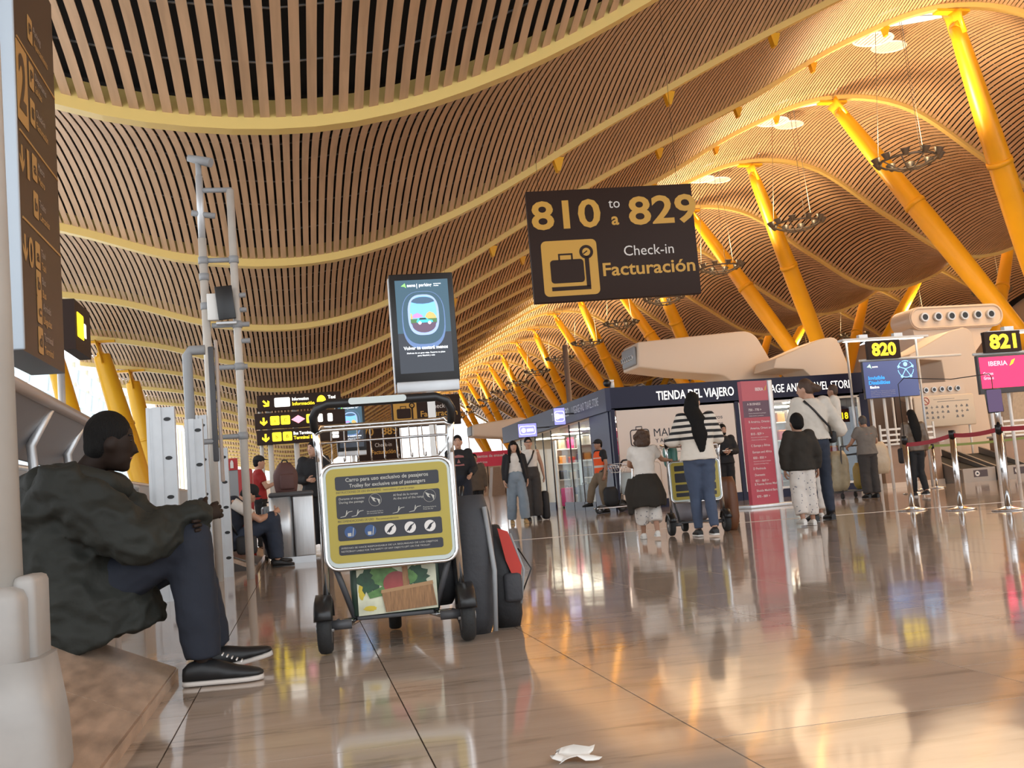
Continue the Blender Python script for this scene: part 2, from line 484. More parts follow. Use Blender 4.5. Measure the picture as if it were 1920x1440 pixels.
# ---------------------------------------------------------------- yellow columns
def strut(base, top, label, rb=0.34, rm=0.46, rt=0.26, name='roof_column', group='yellow roof columns'):
    base, top = V(base), V(top); o = root(name, base, label, 'column', group=group)
    d = top-base; ax = d.normalized()
    q = 12; path = [d*(i/q) for i in range(q+1)]
    rad = [rb+(rm-rb)*math.sin(PI*min(1, i/q/0.9))*(1 if i/q < 0.5 else 1)*1.0 if i/q < 0.5 else rm+(rt-rm)*((i/q-0.5)/0.5)**1.3 for i in range(q+1)]
    L = d.length
    MB().tube(path[:-1]+[d*(1-0.55/L)], rad, 20).build('shaft', m_column, o)
    # forked head: fin plates and pin under the rib
    hd = MB(); e = d*(1-0.55/L)
    side = V((0, 1, 0)).cross(ax)
    for s in (-0.16, 0.16):
        hd.tube([e-ax*0.35+V((0, s, 0)), e+ax*0.25+V((0, s*0.8, 0)), d+V((0, s*0.6, -0.04))], [(0.06, 0.32), (0.06, 0.34), (0.06, 0.46)], 8, ref=V((0, 1, 0)))
    hd.tube([e+V((0, -0.26, 0)), e+V((0, 0.26, 0))], 0.14, 12)
    hd.box(d+V((0, 0, -0.02)), (1.3, 0.36, 0.10))
    hd.build('head', m_column, o)
    cl = MB(); cl.tube([d*0.56, d*0.575], rad[6]*1.06, 20); cl.build('collar', m_column, o)
    return o
CX, CZ = 24.35, prof(24.35)-0.22
pairs = {}
for k in range(-1, 16):
    y = T0+BAY*k
    mid = T0+BAY*(k+0.5) if k % 2 == 0 else T0+BAY*(k-0.5)
    dy = -0.75 if k % 2 == 0 else 0.75
    strut((30.0, mid+dy, 4.75), (CX, y, CZ), 'yellow tapered steel column on the near crest, %s in from the camera' % ORD[k+1])
    strut((40.6, mid+dy, 4.75), (46.6, y, prof(46.6)-0.22), 'yellow tapered steel column on the far crest behind, %s in from the camera' % ORD[k+1], rb=0.32, rm=0.42)
m_conc = mat('concrete', (0.40, 0.37, 0.34), 0.7, var=0.1)
for q in range(8):
    for x, nm in ((30.0, 'near'), (40.6, 'far')):
        y = T0+BAY*(2*q+0.5)
        tag(MB().loft([[V((x+sx*1.1, y+sy*1.6, 0)) for sx, sy in ((-1, -1), (1, -1), (1, 1), (-1, 1))], [V((x+sx*0.55, y+sy*1.25, 4.35)) for sx, sy in ((-1, -1), (1, -1), (1, 1), (-1, 1))]], smooth=False).build('concrete_pylon', m_conc), 'tapered concrete pylon under the %s yellow columns, %s in depth' % (nm, ORD[q]), 'pylon', 'concrete pylons')
for q, (b, t) in enumerate((((-5.3, 42.4, 0.0), (-7.2, 42.43, prof(-7.2)-0.16)), ((-6.0, 51.4, 0.0), (-7.35, 51.43, prof(-7.35)-0.16)), ((-7.2, 42.2, 0.0), (-8.9, 42.43, prof(-8.9)-0.16)))):
    strut(b, t, ['thick yellow column at the glass facade above the seated man', 'second yellow column at the glass facade, farther in', 'yellow column at the glass facade half hidden by the brown directory'][q], rb=0.30, rm=0.40, rt=0.30)

# ---------------------------------------------------------------- ring luminaires
m_lamp = mat('lamp_glass', (1.0, 0.90, 0.72), 0.3, emit=6.0)
m_lumgrey = mat('luminaire_grey', (0.20, 0.18, 0.15), 0.4, 0.5)
def luminaire_proto():
    o = root('ring_luminaire', (0, 0, 0), 'ring', 'light')
    n = 10; r = 1.05
    MB().tube([(r*math.cos(2*PI*i/n), r*math.sin(2*PI*i/n), 0) for i in range(n)], 0.045, 6, closed=True).build('ring', m_lumgrey, o)
    mb = MB()
    for i in range(4):
        a = PI*i/4
        mb.tube([(r*math.cos(a), r*math.sin(a), 0), (0.35*math.cos(a), 0.35*math.sin(a), -0.32), (-0.35*math.cos(a), -0.35*math.sin(a), -0.32), (-r*math.cos(a), -r*math.sin(a), 0)], 0.025, 5)
    mb.build('spider_frame', m_lumgrey, o)
    head = lens = None
    for i in range(n):
        a = 2*PI*(i+0.5)/n
        if head is None:
            h = MB().lathe([(0.05, -0.12), (0.10, -0.06), (0.17, 0.12), (0.19, 0.14)], 12); head = h.mesh('lamp_head'); head.materials.append(m_lumgrey)
            l = MB().lathe([(0.001, 0.10), (0.165, 0.115), (0.001, 0.13)], 12); lens = l.mesh('lens'); lens.materials.append(m_lamp)
        p = (1.12*math.cos(a), 1.12*math.sin(a), 0.06); rt = (0.25*math.sin(-a), 0.25*math.cos(a), 0)
        hd = bpy.data.objects.new('lamp_head', head); COL.objects.link(hd); hd.parent = o; hd.location = p; hd.rotation_euler = rt
        ln = bpy.data.objects.new('lens', lens); COL.objects.link(ln); ln.parent = hd
    return o
lum0 = luminaire_proto()
def cables(o, x, y, z, h):
    for a in (0.4, 0.4+2*PI/3, 0.4+4*PI/3):
        px, py = 1.05*math.cos(a), 1.05*math.sin(a)
        qx, qy = px*0.55, py*0.55
        MB().tube([(px, py, 0), (qx, qy, roof_z(x+qx, y+qy)-z+0.05)], 0.011, 5).build('cable', m_lumgrey, o)
def add_lum(x, y, z, label, lamp, first=False):
    o = lum0 if first else copy_tree(lum0)
    o.location = (x, y, z); tag(o, label, 'light', 'hanging ring luminaires'); return o
lums = []
for k, w_ in ((-3, 'third'), (-2, 'second'), (-1, 'first')): lums.append((22.56, T0+BAY*k+1.02, 11.5, 'grey ring of spotlights just outside the right edge, %s before the visible row' % w_, 1.0))
for k in range(0, 15): lums.append((22.56, T0+BAY*k+1.02, 11.5, 'grey ring of upward spotlights hung under the near crest, %s in from the camera' % ORD[k], 1.0))
for k in range(1, 9): lums.append((45.2, T0+BAY*k+1.02, 11.0, 'grey ring of upward spotlights hung under the far crest, %s in from the camera' % ORD[k-1], 0.8))
objs = [add_lum(x, y, z, lb, e, i == 0) for i, (x, y, z, lb, e) in enumerate(lums)]
for o, (x, y, z, lb, e) in zip(objs, lums):
    cables(o, x, y, z, 5)
    ld = bpy.data.lights.new('uplight', 'SPOT'); ld.energy = HALL_LAMP*e; ld.color = (1.0, 0.74, 0.43); ld.spot_size = R(165); ld.spot_blend = 0.6; ld.shadow_soft_size = 0.8
    lo = bpy.data.objects.new('uplight', ld); COL.objects.link(lo); lo.parent = o; lo.location = (0, 0, 0.35); lo.rotation_euler = (PI, 0, 0)
    if y < 62:      # added warm fill under nearer uplight rings, for light bounced down by reflectors
        ld = bpy.data.lights.new('bounce_fill', 'SPOT'); ld.energy = HALL_LAMP*0.6*e; ld.color = (1.0, 0.72, 0.44); ld.spot_size = R(170); ld.spot_blend = 0.5; ld.shadow_soft_size = 2.4
        lo = bpy.data.objects.new('bounce_fill', ld); COL.objects.link(lo); lo.parent = o; lo.location = (0, 0, -0.6)
# reflector discs under the skylights
m_disc = mat('reflector_mesh', (0.80, 0.80, 0.80), 0.3, 0.2)
for k in range(0, 6):
    y = T0+BAY*k
    for q, (dx, dy, dz, rx) in enumerate(((-1.35, 2.35, -0.5, 0.78), (0.35, 4.0, -0.6, 0.7))):
        x = SKY_X+dx; z = roof_z(x, y+dy)+dz
        o = root('reflector_disc', (x, y+dy, z), 'pale slatted reflector disc below the %s skylight, %s one of its pair' % (ORD[k], ('left', 'right')[q]), 'reflector', group='reflector discs')
        MB().tube([(rx*math.cos(2*PI*i/28), rx*0.8*math.sin(2*PI*i/28), 0) for i in range(28)], 0.04, 6, closed=True).build('rim', m_disc, o)
        for i in range(-4, 5):
            xx = rx*i/4.8; yy = 0.8*rx*math.sqrt(max(0, 1-(i/4.8)**2))
            MB().box((xx, 0, 0), (0.12, 2*yy, 0.02)).build('slat', m_disc, o)
        MB().tube([(0, 0, 0), (0, 0, roof_z(x, y+dy)-z+0.05)], 0.012, 5).build('hanger', m_lumgrey, o)
# ---------------------------------------------------------------- stone wedges on the left
def wedge(y0, y1, label):
    o = root('stone_plinth', (-0.54, y0, 0), label, 'plinth', group='sloping stone plinths')
    pr = [(0, 0), (0, 0.045), (-0.44, 0.24), (-1.1, 0.24), (-1.1, 0)]
    L = y1-y0
    MB().prism([(-0.012, 0), (-0.012, 0.038), (-0.45, 0.23), (-1.09, 0.23), (-1.09, 0)], 0.004, L-0.004).build('core', m_grout, o)
    n = max(1, round(L/1.1)); st = L/n
    for i in range(n):
        a, b = i*st+0.003, (i+1)*st-0.003
        MB().prism([(-0.006, 0.045), (-0.44, 0.24), (-0.46, 0.20), (-0.02, 0.01)], a, b).build('slab', m_stone, o)
        MB().prism([(0, 0), (0, 0.040), (-0.03, 0.04), (-0.03, 0)], a, b).build('edge_stone', m_stone, o)
        MB().box((-0.775, (a+b)/2, 0.225), (0.65, b-a, 0.03)).build('top_slab', m_stone, o)
    return o
wedge(1.6, 4.75, 'sloping beige stone plinth in the left foreground under the seated man')
w2 = wedge(12.5, 17.0, 'sloping stone plinth with a metal cover under the second seated man')
m_tread = mat('worn_metal_cover', (0.22, 0.19, 0.17), 0.35, 0.6, var=0.2, scale=12)
MB().box((-0.26, 1.0, 0.17), (0.60, 1.6, 0.012), MX.Rotation(0.415, 3, 'Y')).build('cover_plate', m_tread, w2)

# ---------------------------------------------------------------- white post in the left corner
m_post = mat('post_white', (0.52, 0.48, 0.43), 0.35, var=0.05)
m_boot = mat('post_boot', (0.34, 0.315, 0.29), 0.45, var=0.15, scale=5)
p = root('gate_post', (-0.70, 2.62, 0.105), 'white round post with a scuffed plastic boot in the left corner', 'post')
MB().tube([(0, 0, 0.38), (-0.03, 0, 3.6)], 0.075, 24).build('tube', m_post, p)
MB().loft([[V((x*0.95, y*0.95, 0.0)) for x, y in rrect(0.31, 0.26, 0.06)], [V((x, y, 0.03)) for x, y in rrect(0.31, 0.26, 0.06)], [V((x, y, 0.14)) for x, y in rrect(0.30, 0.25, 0.06)], [V((x*0.92-0.005, y, 0.28)) for x, y in rrect(0.29, 0.24, 0.06)]]).build('boot', m_boot, p)
MB().rbox((-0.005, -0.02, 0.33), (0.20, 0.20, 0.22), 0.03).build('collar', m_boot, p)
MB().rbox((0.085, 0.03, 0.33), (0.05, 0.15, 0.26), 0.015).build('side_cover', m_boot, p)
MB().tube([(-0.16, -0.1, 0.02), (0.0, -0.135, 0.015), (0.14, -0.1, 0.02)], 0.012, 6).build('rubber_edge', m_rubber, p)

# ---------------------------------------------------------------- directory sign on the left (faces +x)
m_edge = mat('sign_frame_lightgrey', (0.50, 0.58, 0.66), 0.35)
m_brown = mat('directory_brown', (0.060, 0.038, 0.028), 0.4)
m_tan = mat('directory_amber', (0.52, 0.29, 0.10), 0.4)
m_tanw = mat('directory_white', (0.42, 0.36, 0.32), 0.4)

d = root('directory_sign', (-1.27, 5.48, 1.53), 'tall dark brown directory sign with floors 2, 1 and 0 seen edge on', 'sign', rotz=PI/2)
# local x runs along +Y (depth), front faces +X which is local -y
MB().box((0.47, 0.09, 1.1), (0.94, 0.18, 2.2)).build('panel', m_brown, d)
MB().rbox((-0.012, 0.09, 1.1), (0.03, 0.20, 2.2), 0.008).build('frame', m_edge, d)
MB().rbox((-0.03, 0.135, 1.12), (0.04, 0.13, 2.24), 0.008).build('frame', m_edge, d)
for z in (1.62, 1.13, 0.68): MB().box((0.50, -0.002, z), (0.86, 0.004, 0.012)).build('divider', m_tan, d)
flat(d, 'floor_tile', m_tan, rrect(0.22, 0.42, 0.01), -0.002, at=(0.15, 1.39))
lettering(d, m_brown, [('2', 0.15, 1.26, 0.28, 'c', 0.14)], -0.006, 'numeral', 0.03)
lettering(d, m_tan, [('1', 0.22, 0.92, 0.15, 'c', 0.05), ('0', 0.22, 0.46, 0.15, 'c', 0.10)], -0.003, 'numeral', 0.02)
for z in (0.99, 0.53): MB().prism([(0.10+a, z+b) for a, b in ((-0.012, 0.07), (-0.012, -0.02), (-0.045, 0.012), (-0.045, -0.02), (0, -0.07), (0.045, -0.02), (0.045, 0.012), (0.012, -0.02), (0.012, 0.07))], -0.003, -0.001).build('arrow', m_tan, d)
def pict_rows(d, rows):
    for (x, z, sym, w1, w2) in rows:
        flat(d, 'pictogram', m_tan, rrect(0.10, 0.14, 0.012), -0.002, at=(x, z))
        lettering(d, m_brown, [(sym, x, z-0.03, 0.06, 'c', 0.06)], -0.006, 'symbol', 0.03)
        lettering(d, m_tanw, [(w1, x+0.08, z+0.015, 0.04)], -0.003)
        lettering(d, m_tan, [(w2, x+0.08, z-0.055, 0.04)], -0.003, bold=0.015)
pict_rows(d, [(0.36, 1.52, 'P', 'Departures', 'Salidas'), (0.36, 1.32, 'i', 'Check-in', 'Facturación'), (0.36, 1.78, 'P', 'Parking', 'Aparcamiento'),
              (0.36, 1.02, 'a', 'Metro', 'Metro'), (0.36, 0.82, 'b', 'Trains', 'Cercanías'), (0.36, 0.55, 'a', 'Taxi', 'Taxi'), (0.36, 0.40, 'b', 'Bus', 'Bus'), (0.36, 0.26, 'c', 'Arrivals', 'Llegadas'), (0.36, 0.10, 'd', 'Terminal', 'Terminal')])
# its support frame down to the wall
MB().tube([(0.5, 0.24, 1.0), (0.5, 0.24, -1.53)], 0.03, 8).build('support_pole', m_steel, d)
d2 = root('lit_sign', (-1.40, 7.45, 1.85), 'small dark sign with a lit yellow panel beyond the directory', 'sign', rotz=PI/2)
MB().box((0.27, 0.04, 0.15), (0.54, 0.08, 0.34)).build('panel', m_sign, d2)
flat(d2, 'lit_tile', m_lit_y, rrect(0.22, 0.17, 0.015), -0.002, at=(0.17, 0.16))
flat(d2, 'lit_tile', m_lit_w, rrect(0.07, 0.10, 0.01), -0.002, at=(0.33, 0.15))
MB().tube([(0.3, 0.16, 0.2), (0.3, 0.16, -1.85)], 0.025, 8).build('support_pole', m_steel, d2)

# dark cabinet and handrail bench below it
cb = root('dark_cabinet', (-1.80, 5.35, 0.24), 'dark glossy cabinet with a pale strip below the directory sign', 'cabinet')
m_dark = mat('dark_gloss', (0.02, 0.022, 0.028), 0.2)
MB().rbox((-0.05, 0.75, 0.55), (0.30, 1.5, 1.10), 0.02).build('body', m_dark, cb)
MB().box((0.105, 0.62, 1.03), (0.012, 0.9, 0.10)).build('label_strip', mat('pale_label', (0.33, 0.30, 0.28), 0.5, var=0.15, scale=20), cb)
MB().box((0.11, 1.46, 0.9), (0.02, 0.06, 0.5)).build('post', m_alu, cb)
hr = root('handrail_barrier', (-1.25, 3.6, 0.24), 'sloped grey panel barrier with a round beige handrail behind the seated man', 'barrier')
m_railb = mat('rail_beige', (0.42, 0.34, 0.29), 0.3)
MB().tube([(0.0, 0, 1.13), (0, 4.2, 1.03)], 0.032, 12).build('handrail', m_railb, hr)
MB().loft([[V((0.0, 0, 1.11)), V((-0.20, 0, 0.86)), V((-0.22, 0, 0.86)), V((-0.02, 0, 1.11))], [V((0.0, 4.2, 1.01)), V((-0.20, 4.2, 0.76)), V((-0.22, 4.2, 0.76)), V((-0.02, 4.2, 1.01))]], smooth=False).build('panel', mat('barrier_panel', (0.20, 0.20, 0.21), 0.35, 0.3), hr)
for y in (0.5, 1.5, 2.4, 3.3, 4.1):
    MB().tube([(-0.10, y, 0), (-0.10, y, 0.62), (-0.12, y, 0.86), (-0.02, y, 1.05)], 0.026, 10).build('leg', m_steel, hr)
MB().tube([(-0.10, 0, 0.56), (-0.10, 4.2, 0.52)], 0.026, 10).build('lower_rail', m_steel, hr)
MB().tube([(-0.06, 0, 0.44), (-0.06, 4.2, 0.40)], 0.022, 10).build('lower_rail', m_steel, hr)

lp = root('low_partition', (-1.95, 7.5, 0), 'long low grey partition wall behind the seated people', 'partition')
for i in range(9): MB().box((0, 1.5+3*i, 0.54), (0.06, 2.97, 1.08)).build('panel', mat('partition_grey', (0.34, 0.36, 0.38), 0.45), lp)
MB().tube([(0, 0, 1.10), (0, 27, 1.10)], 0.03, 8).build('top_rail', m_steel, lp)
# ---------------------------------------------------------------- aluminium uprights with oval holes
def upright(loc, wd, hgt, label, n=5):
    o = root('aluminium_upright', loc, label, 'upright', group='perforated aluminium uprights')
    t = 0.004
    MB().prism([(-wd/2+0.02, 0.002), (wd/2-0.02, 0.002), (wd/2-0.02, hgt-0.002), (-wd/2+0.02, hgt-0.002)], 0.003, 0.003+t).build('web', m_alu, o)
    MB().box((-wd/2+0.012, 0.05, hgt/2), (0.024, 0.1, hgt)).build('flange', m_alu, o)
    MB().box((wd/2-0.012, 0.05, hgt/2), (0.024, 0.1, hgt)).build('flange', m_alu, o)
    MB().box((-wd*0.12, -0.006, hgt/2), (wd*0.30, 0.014, hgt)).build('rib', m_alu, o)
    for i in range(n):
        flat(o, 'slot', m_black, circ(0.028, 12, wd*0.24, 0.2+(hgt-0.3)*i/(n-1), 0.016), 0.0028, 0.004)
    return o
for i, (x, y, wd, h, lb) in enumerate([(-1.07, 9.0, 0.22, 1.56, 'tall perforated aluminium upright nearest the seated man'), (-0.87, 9.6, 0.15, 1.50, 'narrow perforated aluminium upright beside the tall one'), (-0.92, 10.6, 0.17, 1.62, 'perforated aluminium upright behind the grey door frame'), (-0.80, 11.6, 0.16, 1.35, 'perforated aluminium upright near the twin poles'), (-0.98, 13.2, 0.2, 1.45, 'farthest perforated aluminium upright, by the red extinguisher sign')]):
    upright((x, y, 0), wd, h, lb)
gl = root('glass_screen', (-1.35, 8.2, 0), 'pale glass screen panel behind the seated man with a top rail', 'screen')
MB().box((0.05, 0.4, 0.55), (0.012, 1.2, 0.7)).build('pane', m_frost, gl)
MB().tube([(0.05, -0.2, 0.93), (0.05, 1.0, 0.93)], 0.022, 8).build('top_rail', m_steel, gl)
for y in (-0.2, 1.0): MB().tube([(0.05, y, 0), (0.05, y, 0.93)], 0.02, 8).build('leg', m_steel, gl)
df = root('door_frame_unit', (-0.93, 10.0, 0), 'grey glass gate leaf hung in a square metal frame', 'gate')
MB().tube([(0, 0, 0), (0, 0, 2.12), (0.03, 0, 2.16), (0.16, 0, 2.16)], 0.045, 8).build('frame', m_grey, df)
MB().rbox((0.21, 0, 1.66), (0.05, 0.05, 1.05), 0.01).build('leaf_edge', m_dgrey, df)
MB().rbox((0.255, 0.05, 1.60), (0.03, 0.10, 1.30), 0.008).build('leaf', m_railb, df)
MB().tube([(0.0, 0, 1.32), (0.2, 0, 1.32)], 0.025, 8).build('hinge_arm', m_grey, df)

# ---------------------------------------------------------------- twin poles with camera and monitor
tp = root('camera_mast', (-0.82, 11.0, 0), 'tall twin white pole mast with a camera on top and a small monitor', 'mast')
MB().tube([(0.0, 0, 0), (0.0, 0, 3.45)], 0.042, 14).build('pole', m_post, tp)
MB().tube([(0.0, 0, 3.45), (0.0, 0, 4.1)], 0.036, 14).build('pole', m_alu, tp)
MB().tube([(0.30, 0, 0), (0.30, 0, 3.95)], 0.040, 14).build('pole', m_post, tp)
for i, (xa, xb, z) in enumerate([(0.0, 0.32, 3.95), (-0.0, 0.30, 3.22), (0.05, 0.42, 2.55), (0.28, 0.40, 2.85), (0.28, 0.40, 2.70), (0.28, 0.42, 2.38), (0.02, 0.38, 2.12), (0.02, 0.32, 1.42)]):
    MB().tube([(xa, 0, z), (xb, 0, z)], 0.026, 10).build('crossbar', m_grey, tp)
for x, z in ((0, 3.22), (0, 3.05), (0.30, 3.22), (0, 2.75), (0.30, 2.55), (0.30, 2.12), (0.30, 1.42)):
    MB().tube([(x, 0, z-0.035), (x, 0, z+0.035)], 0.05, 12).build('clamp', m_grey, tp)
cm = MB().tube([(-0.10, 0.02, 4.30), (0.0, 0, 4.27), (0.13, -0.06, 4.22)], [0.035, 0.045, 0.05], 12).build('camera', m_grey, tp)
MB().tube([(0, 0, 4.05), (0.0, 0, 4.26)], 0.03, 8).build('bracket', m_grey, cm)
MB().tube([(-0.09, 0, 3.72), (0.0, 0, 3.7), (0.14, 0, 3.68)], 0.03, 10).build('sensor', m_grey, tp)
mon = MB().rbox((0.20, -0.10, 2.76), (0.17, 0.03, 0.34), 0.006, rot=MX.Rotation(-0.08, 3, 'Y')).build('monitor', m_black, tp)
MB().rbox((0.08, -0.04, 2.73), (0.12, 0.08, 0.27), 0.008).build('back_box', m_white, mon)
MB().rbox((0.2, -0.03, 2.56), (0.2, 0.12, 0.03), 0.008).build('tray', m_alu, mon)
# extinguisher sign post
ex = root('extinguisher_post', (-0.82, 14.0, 0), 'grey post topped by a red fire extinguisher sign', 'sign')
MB().box((0, 0, 0.6), (0.13, 0.05, 1.2)).build('post', m_grey, ex)
MB().box((0, -0.01, 1.27), (0.14, 0.06, 0.15)).build('plate', m_red, ex)
MB().prism([(0-0.02, 1.22), (0.02, 1.22), (0.02, 1.29), (0.008, 1.32), (-0.008, 1.32), (-0.02, 1.29)], -0.045, -0.041).build('symbol', m_signwhite, ex)
tag(MB().rbox((-0.70, 14.6, 0.62), (0.2, 0.25, 1.2), 0.02).build('red_cabinet', m_red), 'small red cabinet beside the extinguisher post', 'cabinet')

# ---------------------------------------------------------------- litter bin, backpack, suitcase by the bin
bn = root('litter_bin', (-0.11, 13.35, 0), 'stainless steel double litter bin with a dark lid', 'bin', rotz=0.05)
MB().box((0, 0, 0.04), (0.50, 0.32, 0.08)).build('plinth', m_alu, bn)
mb = MB()
MB().prism([(x, y) for x, y in rrect(0.27, 0.34, 0.08)], 0.08, 0.80, axis='z', smooth=True, org=(-0.13, 0, 0)).build('body', m_steel, bn)
MB().rbox((0.135, 0, 0.44), (0.24, 0.33, 0.72), 0.015).build('body', m_steel, bn)
MB().rbox((0, 0, 0.83), (0.53, 0.37, 0.06), 0.025).build('lid', m_dgrey, bn)
def backpack(name, loc, rz, s, mats, label, cat='backpack'):
    o = root(name, loc, label, cat, rotz=rz)
    b = MB(); rings = []
    for i in range(9):
        t = i/8; w_ = (0.15+0.03*math.sin(PI*t))*(1-0.45*max(0, t-0.7)/0.3); dd = (0.10+0.025*math.sin(PI*t))*(1-0.5*max(0, t-0.75)/0.25)
        rings.append([V((x*w_/0.5, y*dd/0.5, 0.46*t))*s for x, y in rrect(1.0, 1.0, 0.35)])
    b.loft(rings).build('body', mats[0], o)
    MB().rbox(V((0, -0.115, 0.17))*s, V((0.22, 0.07, 0.24))*s, 0.03*s).build('pocket', mats[1], o)
    MB().tube([V(q)*s for q in ((-0.05, 0.02, 0.45), (-0.03, 0.02, 0.50), (0.03, 0.02, 0.50), (0.05, 0.02, 0.45))], 0.012*s, 6).build('grab_handle', m_black, o)
    for sx in (-1, 1): MB().tube([V(q)*s for q in ((sx*0.08, 0.10, 0.42), (sx*0.10, 0.16, 0.32), (sx*0.11, 0.15, 0.14), (sx*0.12, 0.10, 0.04))], (0.022*s), 6).build('strap', m_black, o)
    return o
m_maroon = mat('maroon_nylon', (0.10, 0.045, 0.04), 0.7, bump=0.2)
m_nylon = mat('black_nylon', (0.018, 0.018, 0.02), 0.7, bump=0.25, bscale=25)
m_nylon2 = mat('charcoal_nylon', (0.045, 0.045, 0.05), 0.7, bump=0.25, bscale=25)
def suitcase(name, loc, rz, size, m, label, ribs=6):
    w_, d_, h_ = size; o = root(name, loc, label, 'suitcase', rotz=rz)
    MB().rbox((0, 0, 0.05+h_/2), (w_, d_, h_), 0.04, 3).build('shell', m, o)
    for i in range(ribs):
        x = -w_/2+w_*(i+1)/(ribs+1); MB().rbox((x, 0, 0.05+h_/2), (w_/(ribs+1)*0.5, d_+0.012, h_*0.86), 0.006).build('rib', m, o)
    for sx in (-1, 1):
        for sy in (-1, 1): MB().tube([(sx*w_*0.38-0.012, sy*d_*0.3, 0.025), (sx*w_*0.38+0.012, sy*d_*0.3, 0.025)], 0.025, 10).build('wheel', m_black, o)
    MB().tube([(-0.09, 0, 0.05+h_), (-0.09, 0, 0.10+h_), (0.09, 0, 0.10+h_), (0.09, 0, 0.05+h_)], 0.012, 6).build('handle', m_black, o)
    return o
m_bluecase = mat('pale_blue_shell', (0.32, 0.40, 0.46), 0.35)
suitcase('suitcase', (-0.40, 14.75, 0), 0.1, (0.22, 0.40, 0.66), m_bluecase, 'pale blue ribbed suitcase standing by the litter bin')
suitcase('suitcase', (-0.17, 14.3, 0), 0.1, (0.40, 0.26, 0.76), m_nylon, 'black suitcase behind the bin carrying a maroon backpack', 0)
backpack('backpack', (-0.17, 14.3, 0.86), 0.2, 0.86, (m_maroon, m_maroon), 'maroon backpack resting on top of the black suitcase')
# ---------------------------------------------------------------- luggage trolleys
m_tyellow = mat('trolley_yellow', (0.42, 0.33, 0.05), 0.4)
m_tdark = mat('trolley_print_dark', (0.022, 0.022, 0.03), 0.45)
m_tpale = mat('trolley_panel_pale', (0.56, 0.62, 0.60), 0.4)
m_tprint = mat('trolley_print_grey', (0.50, 0.48, 0.42), 0.5)
m_tblue = mat('trolley_blue', (0.03, 0.08, 0.22), 0.45)
def wheel(o, x, y, r, name='wheel', guard=True):
    prof_ = [(-0.026, r*0.55), (-0.032, r*0.85), (-0.022, r*0.97), (0, r), (0.022, r*0.97), (0.032, r*0.85), (0.026, r*0.55)]
    rings = []
    n = 24
    for q, rr in prof_: rings.append([V((q, rr*math.cos(2*PI*i/n), rr*math.sin(2*PI*i/n))) for i in range(n)])
    wh = MB().loft(rings).build(name, m_rubber, o, (x, y, r))
    MB().tube([(-0.03, 0, 0), (0.03, 0, 0)], r*0.58, 16).build('rim', m_dgrey, wh)
    MB().tube([(-0.04, 0, 0), (0.04, 0, 0)], r*0.16, 10).build('hub', m_steel, wh)
    if guard:
        g_ = MB(); rings = []
        for i in range(9):
            a = R(20+140*i/8)
            rings.append([V((sx*0.042, (r+dr)*math.cos(a), (r+dr)*math.sin(a))) for sx, dr in ((-1, 0.006), (1, 0.006), (0.8, 0.035), (-0.8, 0.035))])
        g_.loft(rings); g_.build('mudguard', m_black, wh)
